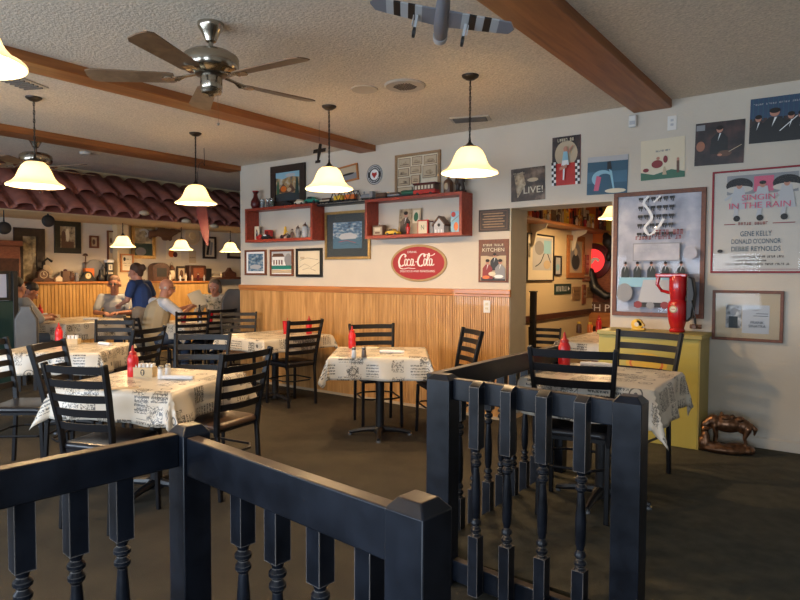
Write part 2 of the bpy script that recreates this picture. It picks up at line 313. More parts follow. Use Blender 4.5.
def art(name, w, h, shapes, parent, y=-.001, x0=0, z0=0, thick=0, back=None, st=.0005):
    """flat printed matter in the local XZ plane facing -Y; shapes in 0..1 across and up"""
    mb = MB(); k = 0
    X = lambda u: x0+(u-.5)*w; Z = lambda v: z0+v*h
    if back: mb.box(X(0), X(1), y, y+max(thick, .002), Z(0), Z(1), back)
    for s in shapes:
        k += 1; yy = y-.0004-k*st; t = s[0]
        if t == 'r': _, a, b, c, d, m_ = s; mb.add([(X(a), yy, Z(b)), (X(c), yy, Z(b)), (X(c), yy, Z(d)), (X(a), yy, Z(d))], [(0, 1, 2, 3)], m_)
        elif t == 'e':
            _, a, b, ru, rv, m_ = s[:6]; n = 24; mb.add([(X(a+ru*math.cos(2*PI*i/n)), yy, Z(b+rv*math.sin(2*PI*i/n))) for i in range(n)], [tuple(range(n))], m_)
        elif t == 'p': mb.add([(X(a), yy, Z(b)) for a, b in s[1]], [tuple(range(len(s[1])))], s[2])
        elif t == 't':
            _, tx, cu, cv, tw, th, m_ = s[:7]; sh = s[7] if len(s) > 7 else 0; vs, fs = text_mesh(tx)
            mb.add([(X(cu+a*tw+b*sh*tw*.2), yy, Z(cv+b*th)) for a, b in vs], fs, m_)
        elif t == 'w':   # a line of worn lettering too small to read
            _, a, b, c, d, n, m_ = s; rn = random.Random(int(a*997+b*131+n)); cw = (c-a)/n
            for i in range(n):
                if n > 6 and i % 6 == 5: continue
                u = a+i*cw
                for g in range(3):
                    if rn.random() < .75: mb.add([(X(u+cw*.3*g*.9), yy, Z(b)), (X(u+cw*(.3*g*.9+.16)), yy, Z(b)), (X(u+cw*(.3*g*.9+.16)), yy, Z(d)), (X(u+cw*.3*g*.9), yy, Z(d))], [(0, 1, 2, 3)], m_)
                e = b if rn.random() < .5 else b+(d-b)*.8
                mb.add([(X(u), yy, Z(e)), (X(u+cw*.7), yy, Z(e)), (X(u+cw*.7), yy, Z(e+(d-b)*.2)), (X(u), yy, Z(e+(d-b)*.2))], [(0, 1, 2, 3)], m_)
        elif t == 'l':   # stroke through points, width in metres
            _, pts, wd, m_ = s; q = [Vector((X(a), 0, Z(b))) for a, b in pts]; vs = []; fs = []
            for i, p in enumerate(q):
                d = (q[min(i+1, len(q)-1)]-q[max(i-1, 0)]).normalized(); n_ = Vector((-d.z, 0, d.x)); ww = wd*(.45+.75*abs(d.z)) if len(s) > 4 or True else wd
                vs += [(p.x+n_.x*ww/2, yy-.0001*i/len(q), p.z+n_.z*ww/2), (p.x-n_.x*ww/2, yy-.0001*i/len(q), p.z-n_.z*ww/2)]
            for i in range(len(q)-1): fs.append((2*i, 2*i+1, 2*i+3, 2*i+2))
            mb.add(vs, fs, m_)
    return mb.build(name, None, parent, smooth=0, fix=False)
def figure(u, v, s, body='black', skin='skin', asp=1.0, legs=False):
    """a plain generic little printed figure, s = height as a share of the picture"""
    a = s*asp; f = [('e', u, v+s*.87, a*.10, s*.12, skin), ('e', u, v+s*.93, a*.11, s*.08, 'hair_dark'), ('p', [(u-a*.28, v), (u-a*.26, v+s*.55), (u-a*.1, v+s*.74), (u+a*.1, v+s*.74), (u+a*.26, v+s*.55), (u+a*.28, v)], body)]
    f.append(('p', [(u-a*.05, v+s*.45), (u, v+s*.73), (u+a*.05, v+s*.73), (u+a*.06, v+s*.73)][:3], 'white')); return f
def frame_ring(mb, w, h, t, d, z0=0, x0=0):
    mb.box(x0-w/2, x0+w/2, -d, 0, z0, z0+t); mb.box(x0-w/2, x0+w/2, -d, 0, z0+h-t, z0+h)
    mb.box(x0-w/2, x0-w/2+t, -d, 0, z0+t, z0+h-t); mb.box(x0+w/2-t, x0+w/2, -d, 0, z0+t, z0+h-t); return mb
def picture(label, loc, w, h, fm, t, shapes, rz=0, name='framed_picture', cat='picture', group=None, glass=False, back='paper', tilt=None, d=.025, mat_=None):
    """frame of width t hung at loc (middle of the lower edge, on the wall)"""
    r = thing(name, label, cat, loc, rz, group); frame_ring(MB(), w, h, t, d).build('frame', fm, r, bevel=.002)
    wi, hi = w-2*t, h-2*t
    if mat_:
        mw, mt_ = mat_; art('mat_board', wi+.004, hi+.004, [], r, -.010, 0, t-.002, .009, mt_); art('print', wi-2*mw, hi-2*mw, shapes, r, -.0115, 0, t+mw, .001, back)
    else: art('print', wi+.004, hi+.004, shapes, r, -.010, 0, t-.002, .009, back)
    if glass: MB().box(-wi/2, wi/2, -.019, -.0175, t, t+hi).build('glass', 'picture_glass', r, smooth=0)
    if tilt: r.rotation_euler = (0, tilt, rz)
    return r

# ------------------------------------------------------------------ structure
CZ = 2.82                       # ceiling
XE = -6.62                      # free end of the long wall
struct('floor', MB().box(-11, 3.2, -2.7, 11, -.1, 0), 'carpet')
struct('floor_platform', MB().box(-1.62, 3.2, 2.43, D, 0, .10), 'platform_carpet')
cb = MB(); cb.box(-11, 3.2, -2.7, 11, CZ, CZ+.1); struct('ceiling', cb, 'ceiling')
wb = MB(); T = .34
wb.box(XE, -2.69, D, D+T, 0, CZ); wb.box(-2.69, -1.735, D, D+T, 2.035, CZ); wb.box(-1.735, 3.2, D, D+T, 0, CZ)
struct('wall_back', wb, 'wall')
struct('trim_1', MB().box(-2.70, -2.684, D-.003, D+T+.003, 0, 2.035), 'jamb')
struct('wall_right', MB().box(3.2, 3.3, -2.7, D, 0, CZ), 'wall')
# wall behind the camera with a row of windows
fw = MB(); xs = [-11, -8.1, -6.3, -5.7, -3.9, -3.3, -1.5, -.9, .9, 3.2]
fw.box(-11, 3.2, -2.7, -2.56, 0, .6); fw.box(-11, 3.2, -2.7, -2.56, 1.85, CZ)
for a in range(0, len(xs), 2): fw.box(xs[a], xs[a+1], -2.7, -2.56, .6, 1.85)
struct('wall_front', fw, 'wall')
for i, (a, b) in enumerate(((-8.1, -6.3), (-5.7, -3.9), (-3.3, -1.5), (-.9, .9))):
    r = thing('window_%d' % (i+1), None, None, ((a+b)/2, -2.6, .6)); r['kind'] = 'structure'
    frame_ring(MB(), b-a, 1.25, .05, .06).build('window_frame', 'white_plastic', r, bevel=.003)
    MB().box(-(b-a)/2+.05, (b-a)/2-.05, -.04, -.034, .05, 1.20).build('pane', 'picture_glass', r, smooth=0)
# wainscot of narrow beaded boards
def beadboard(name, x0, x1, y, z1, mt, flip=False, th=.016, pitch=.042):
    mb = MB(); n = int(round((x1-x0)/pitch)); p = (x1-x0)/n; prof = []
    for i in range(n):
        a = x0+i*p; prof += [(a, y-th*.35), (a+.004, y-th), (a+p*.5-.003, y-th), (a+p*.5, y-th*.6), (a+p*.5+.003, y-th), (a+p-.004, y-th)]
    prof += [(x1, y-th), (x1, y), (x0, y)]
    return mb.prism(prof, z1, None, 'z', 0)
struct('trim_2', beadboard('w', XE+.0, -2.69, D, 1.215, 'oak'), 'oak', smooth=20)
struct('trim_3', MB().box(XE-.01, -2.675, D-.035, D, 1.215, 1.262).box(XE-.01, -2.675, D-.026, D, 1.19, 1.215), 'rail_wood', bevel=.005)
struct('baseboard_back', MB().box(-2.685, XE, D-.024, D, 0, .028), 'tan')
struct('baseboard_right', MB().box(-.93, 3.2, D-.016, D, .10, .175).box(-.93, 3.2, D-.012, D, .175, .183), 'wall', bevel=.003)
struct('baseboard_end', MB().box(XE-.012, XE, D, D+T, 0, 1.24), 'oak')
# ceiling beams (recessed into the ceiling)
bb = lambda x0, x1, y1=D: MB().box(x0, x1, -2.6, y1, 2.755, CZ+.03)
for x0, x1, y1 in ((-4.56, -4.33, D), (-6.86, -6.60, D), (-1.57, -1.27, D)):
    bm_ = bb(x0, x1, y1); bm_.box(x0-.012, x0, -2.6, y1, 2.775, CZ+.03)
    struct('beam', bm_, 'beam', bevel=.006)
# header above the far room and its low ceiling
XH = -8.62; XB = -10.6
struct('wall_header', MB().box(XH-.1, XH, -2.6, 10.8, 2.16, CZ), 'header')
struct('ceiling_low', MB().box(XB-.3, XH, -2.6, 10.8, 2.26, 2.32), 'header')
struct('trim_4', MB().box(XH, -7.93, 2.4, 10.8, 2.135, 2.165), 'header')
struct('wall_left', MB().box(XB-.1, XB, -2.6, 11, 0, CZ), 'wall')
struct('wall_far', MB().box(-11, -3.5, 10.8, 10.9, 0, CZ), 'wall')
struct('trim_5', MB().box(XB, XB+.16, 5.82, 6.03, 0, 2.26), 'header')
def lowwall(y0, y1, z1):
    mb = MB(); n = int((y1-y0)/.055); p = (y1-y0)/n; prof = []
    xf = XB+.28
    for i in range(n):
        a = y0+i*p; prof += [(xf+.004, a), (xf+.014, a+.005), (xf+.014, a+p-.005)]
    prof += [(xf, y1), (XB+.01, y1), (XB+.01, y0)]
    return mb.prism(prof, z1, None, 'z', 0)
struct('wall_low', lowwall(4.36, 5.70, 1.235), 'ledge_oak', smooth=20)
struct('trim_6', MB().box(XB, XB+.33, 4.36, 5.70, 1.235, 1.27), 'rail_wood', bevel=.005)
r = thing('display_cabinet', 'plain oak cabinet with flat doors behind the bald diner, crowded with curios on top', 'cabinet', (XB+.17, 0, 0))
MB().box(-.01, .27, 6.45, 7.60, 0, 1.235).build('body', 'ledge_oak', r, bevel=.004); MB().box(-.01, .31, 6.43, 7.62, 1.235, 1.268).build('cabinet_top', 'rail_wood', r, bevel=.004)
for a in (6.48, 7.04): MB().box(.27, .285, a, a+.54, .1, 1.2).build('door', 'ledge_oak', r, bevel=.003)
struct('trim_7', MB().box(XB, XB+.30, 7.70, 9.4, 1.30, 1.34), 'dark_wood', bevel=.004)
struct('trim_8', MB().box(XB, XB+.03, 6.04, 6.42, 1.26, 1.30), 'dark_wood')
# tiled canopy along the header
mb = MB(); P0 = Vector((-7.80, 0, 2.15)); P1 = Vector((-8.60, 0, 2.76)); n = 3.0
def tile_row(mb, s0, s1, lift, y0, y1):
    a = P0.lerp(P1, s0); b = P0.lerp(P1, s1); up = Vector((.61, 0, .80)); nrm = up.normalized(); y = y0; K = 8; pitch = .30
    while y < y1:
        vs = []
        for q, (e, r_) in enumerate(((a, .105), (b, .085))):
            for k in range(K+1):
                t = PI*k/K; off = nrm*(math.sin(t)*r_*.5+(lift if q == 0 else 0)); vs.append((e.x+off.x, y+pitch/2-math.cos(t)*.115, e.z+off.z))
        mb.add(vs, [(k, k+1, K+2+k, K+1+k) for k in range(K)])
        vs = []
        for q, e in enumerate((a, b)):
            for k in range(5):
                t = PI*k/4; off = nrm*(-math.sin(t)*.045+.02+(lift if q == 0 else 0)*.5); vs.append((e.x+off.x, y-.055+k*.0275, e.z+off.z))
        mb.add(vs, [(k, k+1, 6+k, 5+k) for k in range(4)]); y += pitch
tile_row(mb, 0, .52, .035, 2.2, 9.2); tile_row(mb, .46, 1.0, .035, 2.2, 9.2)
o = mb.build('tile_canopy', 'tile', None, solid=.014, fix=False); tag(o, 'row of terracotta barrel roof tiles over the far dining nook', 'roof tiles'); o['kind'] = 'structure'
struct('trim_9', MB().add([(-7.82, 2.2, 2.14), (-7.82, 9.2, 2.14), (-8.62, 9.2, 2.74), (-8.62, 2.2, 2.74), (-7.90, 2.2, 2.14), (-7.90, 9.2, 2.14), (-8.62, 9.2, 2.66), (-8.62, 2.2, 2.66)], [(0, 1, 2, 3), (4, 7, 6, 5), (0, 4, 5, 1), (3, 2, 6, 7), (0, 3, 7, 4), (1, 5, 6, 2)]), 'tile')
# the room seen through the opening
XN = -3.3
struct('wall_side', MB().box(XN-.12, XN, D+T, 9.4, 0, CZ), 'header')
struct('wall_rear', MB().box(XN-.3, 1.2, 9.4, 9.5, 0, CZ), 'red_wood')
struct('wall_east', MB().box(1.2, 1.3, D+T, 9.5, 0, CZ), 'header')
struct('trim_10', MB().box(XN, XN+.03, D+T, 9.4, .83, .90), 'dark_wood')

# ------------------------------------------------------------------ black railings
def baluster(parent, x, y, z0, z1, top_to, chamfer=False, rz=0):
    """turned post: square head down to top_to, beads, tapered shaft, beads, square foot"""
    s = .024; mb = MB(); mb.xf = Matrix.Translation((x, y, 0)) @ Matrix.Rotation(rz, 4, 'Z')
    mb.box(-s, s, -s, s, top_to, z1-(.02 if chamfer else 0))
    if chamfer: mb.add([(-s, -s, z1-.02), (s, -s, z1-.02), (s, s, z1-.02), (-s, s, z1-.02), (-s, s*.4, z1), (s, s*.4, z1), (s, s, z1), (-s, s, z1)], [(0, 1, 5, 4), (4, 5, 6, 7), (1, 2, 6, 5), (3, 0, 4, 7), (2, 3, 7, 6)])
    L = top_to; f = z0+.26
    prof = [(.024, L), (.017, L-.008), (.014, L-.018), (.023, L-.028), (.023, L-.038), (.013, L-.048), (.022, L-.060), (.022, L-.070), (.013, L-.082), (.016, L-.12), (.021, (L+f)/2), (.019, f+.10), (.013, f+.075), (.022, f+.062), (.022, f+.052), (.013, f+.042), (.023, f+.03), (.023, f+.02), (.015, f+.010), (.024, f)]
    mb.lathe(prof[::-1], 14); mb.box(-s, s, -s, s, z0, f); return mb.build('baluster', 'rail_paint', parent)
def post(parent, x, y, z0, z1, s=.046, sy=None, name='post'):
    sy = sy or s
    mb = MB(); mb.box(x-s, x+s, y-sy, y+sy, z0, z1-.022)
    mb.add([(x-s, y-sy, z1-.022), (x+s, y-sy, z1-.022), (x+s, y+sy, z1-.022), (x-s, y+sy, z1-.022), (x-s*.6, y-sy*.6, z1), (x+s*.6, y-sy*.6, z1), (x+s*.6, y+sy*.6, z1), (x-s*.6, y+sy*.6, z1)],
           [(0, 1, 5, 4), (1, 2, 6, 5), (2, 3, 7, 6), (3, 0, 4, 7), (4, 5, 6, 7)])
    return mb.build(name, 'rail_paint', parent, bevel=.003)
R = thing('railing', 'black painted railing nearest the front, L-shaped with turned balusters', 'railing', (-1.56, 1.08, 0), math.atan2(-.085, .87))
post(R, 0, 0, 0, .965, .043); post(R, .874, 0, 0, .965, .05, .045)
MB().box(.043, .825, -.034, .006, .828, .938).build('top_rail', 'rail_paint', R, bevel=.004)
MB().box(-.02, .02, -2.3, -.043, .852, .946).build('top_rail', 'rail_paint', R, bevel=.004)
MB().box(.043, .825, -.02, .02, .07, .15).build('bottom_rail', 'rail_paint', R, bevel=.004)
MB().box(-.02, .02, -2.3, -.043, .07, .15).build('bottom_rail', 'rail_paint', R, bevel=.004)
for t in (.225, .378, .545, .71): baluster(R, t, .030, .02, .90, .67)
for t in (-.18, -.30, -.425, -.55, -.675, -.80, -.925): baluster(R, -.044, t, .02, .90, .67)
post(R, 0, -2.35, 0, .955, .043)
Y0 = 2.37
R = thing('railing', 'black baluster railing enclosing the raised corner table by the yellow cabinet', 'railing', (-1.50, Y0, 0))
post(R, -.01, 0, 0, .955, .060, .045); post(R, .835, -.058, 0, .966, .052, .048)
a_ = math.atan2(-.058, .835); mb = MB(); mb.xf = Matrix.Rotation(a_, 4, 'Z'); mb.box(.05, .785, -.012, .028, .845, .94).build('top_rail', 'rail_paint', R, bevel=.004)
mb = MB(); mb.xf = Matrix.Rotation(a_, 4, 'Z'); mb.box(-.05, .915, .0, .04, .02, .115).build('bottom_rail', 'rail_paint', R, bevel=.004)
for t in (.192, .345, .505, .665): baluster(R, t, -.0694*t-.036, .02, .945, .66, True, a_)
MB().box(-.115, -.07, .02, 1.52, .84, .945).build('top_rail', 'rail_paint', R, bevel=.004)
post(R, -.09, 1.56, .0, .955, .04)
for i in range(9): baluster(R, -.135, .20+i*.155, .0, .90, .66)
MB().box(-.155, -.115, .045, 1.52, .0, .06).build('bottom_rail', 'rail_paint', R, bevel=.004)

# ------------------------------------------------------------------ chairs
def make_chair(label, seat='vinyl'):
    r = thing('dining_chair', label, 'chair')
    s = MB(); pts = []
    for x, y in ((-.20, .20), (.20, .20), (.185, -.19), (-.185, -.19)): pts.append((x, y))
    rp = []
    for i in range(4):
        a = Vector(pts[i]); p_ = Vector(pts[i-1]); q = Vector(pts[(i+1) % 4]); rr = .05
        a1 = a+(p_-a).normalized()*rr; a2 = a+(q-a).normalized()*rr
        for k in range(5): t = k/4; rp.append(tuple(a1*(1-t)**2+a*2*t*(1-t)+a2*t*t))
    n = len(rp); vs = []
    for z, k in ((.438, .97), (.443, 1.0), (.462, 1.0), (.472, .96), (.475, .86)): vs += [(x*k, y*k, z) for x, y in rp]
    s.add(vs, [tuple(range(n))[::-1]]+[(j*n+i, j*n+(i+1) % n, (j+1)*n+(i+1) % n, (j+1)*n+i) for j in range(4) for i in range(n)]+[tuple(4*n+i for i in range(n))]); s.build('seat', seat, r, smooth=50)
    fr = MB(); a, b = .165, .17
    fr.bar([(-a, b, .428), (a, b, .428)], .02, .022); fr.bar([(-a, -b, .428), (a, -b, .428)], .02, .022); fr.bar([(-a, -b, .428), (-a, b, .428)], .02, .022); fr.bar([(a, -b, .428), (a, b, .428)], .02, .022); fr.build('seat_frame', 'chair_black', r)
    for sx in (-1, 1):
        MB().bar([(sx*.178, .178, .425), (sx*.182, .190, .0)], .026, .026).build('leg', 'chair_black', r, bevel=.004)
        MB().bar([(sx*.178, -.178, .425), (sx*.178, -.205, .0)], .026, .026).build('leg', 'chair_black', r, bevel=.004)
        MB().bar([(sx*.180, -.176, .40), (sx*.190, -.190, .56), (sx*.205, -.225, .74), (sx*.218, -.268, .925)], .024, .036, up=(0, 1, 0)).build('back_post', 'chair_black', r, bevel=.005)
    for z in (.575, .655, .735, .815, .893):
        t = (z-.56)/.365; yy = -.190-.078*t-.004; hw = .185+.028*t; m_ = MB(); K = 9; vs = []
        for k in range(K):
            u = -1+2*k/(K-1); bow = -.030*(1-u*u); vs += [(u*hw, yy+bow, z-.020), (u*hw, yy+bow+.008, z-.020), (u*hw, yy+bow-.008, z+.022), (u*hw, yy+bow, z+.022)]
        fs = []
        for k in range(K-1):
            a0, b0 = 4*k, 4*k+4; fs += [(a0, a0+2, b0+2, b0), (a0+1, b0+1, b0+3, a0+3), (a0+2, a0+3, b0+3, b0+2), (a0, b0, b0+1, a0+1)]
        m_.add(vs, fs+[(0, 1, 3, 2), (4*K-4, 4*K-2, 4*K-1, 4*K-3)]).build('back_slat', 'chair_black', r, smooth=40)
    ring = MB(); q = [(-.175, .15), (-.10, .195), (.10, .195), (.175, .15), (.175, -.12), (.10, -.19), (-.10, -.19), (-.175, -.12)]
    ring.tube([(x, y, .27) for x, y in q], .008, 6, closed=True).build('stretcher', 'chair_black', r)
    return r
g_ch = 'black ladderback chairs around the dining tables'
ch_v = make_chair('black ladderback chair nearest the front railing corner, back turned to the camera')
ch_b = make_chair('black ladderback chair on the right of the nearest table, brown seat, shown from behind', 'seat_brown')
def face(a): return math.radians(a)       # a: angle of the chair's left-right line; it faces 90 deg left of it
def place(src, cx, cy, ang, label, first=False, z=0, s=(1, 1, 1)):
    """cx, cy: middle of the top of the backrest"""
    a = math.radians(ang); off = Matrix.Rotation(a, 2) @ Vector((0, .262)); loc = (cx+off.x, cy+off.y, z)
    if first: src.location = loc; src.rotation_euler = (0, 0, a); src.scale = s; return src
    return dup(src, loc, a, label, None, s)
place(ch_v, -3.33, 1.61, 20, '', True, s=(.90, 1, 1))
place(ch_b, -3.10, 2.57, 98, '', True)
place(ch_v, -4.23, 3.06, 216, 'black ladderback chair at the far side of the nearest table, facing the camera')
place(ch_v, -5.0, 1.82, -50, 'leftmost black ladderback chair, cut by the left edge of the photo')
place(ch_v, -4.55, 2.02, -52, 'black ladderback chair between the leftmost chair and the nearest table, tilted in view')
place(ch_v, -6.22, 3.43, 220, 'wide-looking black chair behind the ketchup table, in front of the man in sunglasses', s=(.88, 1, 1))
place(ch_v, -5.10, 3.13, 112, 'black ladderback chair right of the ketchup table beside the standing server')
place(ch_v, -6.88, 4.84, 75, 'black ladderback chair in front of the couple reading menus, nearer the aisle')
place(ch_v, -7.05, 5.42, 87, 'black ladderback chair in front of the woman in the floral top')
place(ch_b, -6.31, 5.10, 232, 'black ladderback chair with brown seat left of the table with the red cup')
place(ch_v, -4.70, 4.68, 82, 'black ladderback chair on the near right side of the table with the red cup')
place(ch_v, -3.83, 4.71, 232, 'black ladderback chair against the wainscot behind the small square table')
place(ch_v, -2.755, 4.79, 142, 'black ladderback chair under the wall outlet, right of the small square table')
place(ch_v, -1.20, 3.12, 12, 'black ladderback chair inside the railing on the platform, back to the camera', z=.10)
place(ch_v, -1.155, 4.40, 171, 'black ladderback chair in front of the yellow cabinet', z=.10)
place(ch_v, -2.86, 6.62, 195, 'black ladderback chair in the next room seen through the wall opening', s=(.8, .9, .88))

# ------------------------------------------------------------------ tables and cloths
def make_table(label, loc, rz, W, L, z=.725):
    r = thing('dining_table', label, 'table', loc, rz)
    MB().box(-W/2+.01, W/2-.01, -L/2+.01, L/2-.01, z-.03, z).build('tabletop', 'dark_wood', r, bevel=.004)
    MB().lathe([(.038, .05), (.038, z-.06)], 16).build('column', 'iron', r); MB().box(-.16, .16, -.16, .16, z-.045, z-.03).build('mounting_plate', 'iron', r)
    b = MB(); e = .27
    for k in range(4):
        a = k*PI/2+PI/4*0; b.tube([(.03*math.cos(a), .03*math.sin(a), .055), (e*.6*math.cos(a), e*.6*math.sin(a), .045), (e*math.cos(a), e*math.sin(a), .022)], [.028, .022, .016], 8)
    b.lathe([(.055, .02), (.055, .055), (.04, .075)], 16); b.build('base', 'iron', r)
    for k in range(4): a = k*PI/2; MB().lathe([(.018, 0), (.018, .014)], 12, (e*.97*math.cos(a), e*.97*math.sin(a), 0)).build('glide', 'glide', r)
    return r
def cloth(label, loc, rz, W, L, oh, z=.727, seed=1, amp=1.0, ohs=None):
    """cloth lying on a W x L top with overhang oh; corners fall in folded points"""
    rnd = random.Random(seed); ph = [rnd.uniform(0, 6.28) for _ in range(6)]; ox = oy = oh
    nx = int((W+2*ox)/.022); ny = int((L+2*oy)/.022); vs = []; uvs = []
    for j in range(ny+1):
        for i in range(nx+1):
            s = -W/2-ox+(W+2*ox)*i/nx; t = -L/2-oy+(L+2*oy)*j/ny
            cx = max(-W/2, min(W/2, s)); cy = max(-L/2, min(L/2, t)); dx = s-cx; dy = t-cy; rr = math.hypot(dx, dy)
            if rr < 1e-6: x, y, zz = cx, cy, .0008*math.sin(13*s+ph[0])*math.sin(11*t+ph[1])
            else:
                ux, uy = dx/rr, dy/rr; sp = min(1, rr/.03); corner = 2*abs(ux*uy)
                per = s*(1 if abs(dy) > abs(dx) else 0)+t*(1 if abs(dx) >= abs(dy) else 0)
                rip = amp*rr*(.10*math.sin(9*per+ph[2])+.07*math.sin(21*per+ph[3]))*(1-corner)
                fold = amp*rr*(.18*corner+.16*corner*math.sin(6*math.atan2(uy, ux)+ph[4]))
                out = .012*sp+.10*rr+rip+fold
                x, y = cx+ux*out, cy+uy*out; lim = rr*(.985-.05*corner); zz = -max(0, lim-.010)
            vs.append((x, y, zz)); uvs.append((s+seed*1.7, t+seed*.9))
    fs = [(j*(nx+1)+i, j*(nx+1)+i+1, (j+1)*(nx+1)+i+1, (j+1)*(nx+1)+i) for j in range(ny) for i in range(nx)]
    o = MB().add(vs, fs).build('tablecloth', 'tablecloth_print', None, smooth=60, loc=(loc[0], loc[1], loc[2]+z+.0015), fix=False); o.rotation_euler = (0, 0, rz)
    ul = o.data.uv_layers.new(name='UVMap')
    for lp in o.data.loops: ul.data[lp.index].uv = uvs[lp.vertex_index]
    md = o.modifiers.new('s', 'SOLIDIFY'); md.thickness = .0015; md.offset = 1
    return tag(o, label, 'tablecloth')
RD = math.radians
TB = [('pedestal table nearest the front railing', 'newsprint-patterned cloth on the nearest table, with rolled napkin and wooden caddy', (-3.64, 2.27, 0), RD(21), .80, .80, .20, 1),
      ('small square pedestal table alone in front of the wainscot', 'newsprint-patterned cloth on the small square table before the wainscot', (-3.36, 4.25, 0), RD(36), .80, .72, .20, 2),
      ('pedestal table holding a red cup beside the wainscot', 'newsprint-patterned cloth on the table with the red cup', (-5.24, 4.74, 0), RD(-6), .86, .90, .15, 3),
      ('square pedestal table on the platform inside the railing', 'newsprint-patterned cloth on the platform table by the yellow cabinet', (-1.185, 3.58, .10), RD(2), .70, .72, .21, 4),
      ('pedestal table behind the leftmost chairs', 'newsprint-patterned cloth on the table behind the two leftmost chairs', (-5.79, 2.75, 0), RD(40), .86, .78, .20, 5),
      ('dining table in front of the man in sunglasses', 'pale patterned cloth on the table of the man in sunglasses', (-9.15, 4.45, 0), RD(10), 1.15, 1.1, .24, 6),
      ('dining table of the couple reading menus', 'pale patterned cloth on the table of the couple reading menus', (-7.62, 5.42, 0), RD(3), .78, 1.05, .22, 7),
      ('dining table in the next room seen through the wall opening', 'patterned cloth on the table in the next room', (-2.12, 7.05, 0), RD(2), .85, 1.9, .18, 8)]
for a, b, loc, rz, W, L, oh, sd in TB:
    make_table(a, loc, rz, W, L); cloth(b, loc, rz, W, L, oh, seed=sd)
TT = .7295
def bottle(label, x, y, z, g='red squeeze bottles on the tables', s=1.0):
    r = thing('ketchup_bottle', label, 'bottle', (x, y, z), 0, g, (s, s, s))
    MB().lathe([(.030, 0), (.034, .006), (.034, .055), (.031, .070), (.034, .085), (.034, .120), (.026, .140), (.022, .146)], 18).build('body', 'ketchup', r)
    MB().lathe([(.024, .145), (.024, .160), (.012, .168), (.006, .195), (.003, .205)], 14).build('nozzle_cap', 'red', r); return r
def shaker(label, x, y, z, mt, s=1.0):
    r = thing('shaker', label, 'shaker', (x, y, z), 0, 'glass shakers with steel caps', (s, s, s))
    MB().lathe([(.020, 0), (.022, .004), (.018, .055), (.016, .062)], 12).build('jar', mt, r); MB().lathe([(.017, .062), (.018, .066), (.018, .078), (.010, .086)], 12).build('cap', 'steel', r)
def roll(label, x, y, z, rz, ln=.21):
    o = MB(); n = 10; o.tube([(-ln/2, 0, .014), (-ln/4, 0, .0155), (ln/4, 0, .015), (ln/2, 0, .013)], [.013, .0145, .0145, .012], 12); q = o.build('napkin_roll', 'napkin', None, loc=(x, y, z)); q.scale = (1, 1.5, 1); q.rotation_euler = (0, 0, rz); tag(q, label, 'napkin')
def at(x, y, z): p = P(x, y, 'Z', z); return p.x, p.y
def cup(label, x, y, z, s=1, mt='cup_red'):
    r = thing('drinking_cup', label, 'cup', (x, y, z), 0, 'red plastic drinking cups', (s, s, s)); MB().lathe([(.030, 0), (.031, .004), (.042, .135), (.043, .138), (.040, .137), (.029, .01)], 20, cap=False).add([(0, 0, .01)], []).build('wall', mt, r)
    MB().lathe([(.029, .001), (.029, .008)], 20).build('bottom', mt, r)
    MB().tube([(-.01, 0, .01), (.02, .0, .17)], .003, 6).build('straw', 'red', r); return r
x, y = at(133, 375, .74); bottle('red ketchup squeeze bottle on the nearest table', x, y, TT)
x, y = at(352, 347, .74); bottle('red ketchup squeeze bottle on the small square table', x, y, TT)
bottle('red ketchup squeeze bottle behind the platform chair', -1.47, 3.70, TT+.1, s=1.08)
x, y = at(59, 343, .74); bottle('red ketchup squeeze bottle on the table behind the leftmost chairs', x, y, TT)
bottle('red ketchup squeeze bottle on the table of the man in sunglasses', -9.45, 4.10, TT, s=1.15)
bottle('red ketchup squeeze bottle half hidden behind a slatted chair near the red cup', -5.02, 5.05, TT)
bottle('red ketchup squeeze bottle in the next room', -2.50, 7.35, TT)
x, y = at(285, 333, .74); cup('red plastic cup with straw beside the wainscot', x, y+.02, TT, 1.05)
cup('red cup near the menu of the bald diner', -7.55, 5.15, TT, 1.0); cup('red cup in front of the dark soda bottle', -7.35, 5.45, TT, .95)
r = thing('soda_bottle', 'dark glass soda bottle between the two diners', 'bottle', (-7.42, 5.32, TT)); MB().lathe([(.03, 0), (.032, .01), (.032, .12), (.013, .18), (.012, .23), (.014, .235), (.014, .245)], 14).build('body', 'black', r); MB().lathe([(.0335, .04), (.0335, .09)], 14, cap=False).build('bottle_label', 'darkred', r)
for (px, py), lb, mt in (((161, 377), 'salt shaker beside the caddy on the nearest table, left one', 'salt'), ((168, 375), 'salt shaker beside the caddy on the nearest table, right one', 'salt'),
                         ((354, 356), 'salt shaker on the small square table', 'salt'), ((364, 356), 'dark pepper shaker on the small square table', 'pepper')):
    x, y = at(px, py, .74); shaker(lb, x, y, TT, mt)
shaker('salt shaker on the table of the man in sunglasses', -9.55, 4.02, TT, 'salt', 1.2); shaker('salt shaker in front of the dark soda bottle', -7.35, 5.28, TT, 'salt')
x, y = at(178, 378, .74); roll('rolled white napkin across the nearest table', x, y, TT, RD(33), .20)
x, y = at(392, 352, .74); roll('rolled white napkin on the small square table', x, y, TT, RD(33), .21)
x, y = at(105, 344, .74); roll('crumpled white napkin on the table behind the leftmost chairs', x, y, TT, RD(5), .17)
roll('rolled white napkin on the platform table', -1.32, 3.86, TT+.1, RD(15), .2); roll('rolled white napkin on the table of the man in sunglasses', -9.0, 4.6, TT, RD(60), .2)
x, y = at(145, 375, .74); r = thing('condiment_caddy', 'small pale wooden caddy of sugar packets on the nearest table', 'caddy', (x, y, TT), RD(34))
MB().box(-.065, .065, -.035, .035, 0, .008).box(-.065, .065, -.035, -.029, .008, .065).box(-.065, .065, .029, .035, .008, .065).box(-.065, -.059, -.029, .029, .008, .065).box(.059, .065, -.029, .029, .008, .065).build('box', 'caddy_wood', r, bevel=.001)
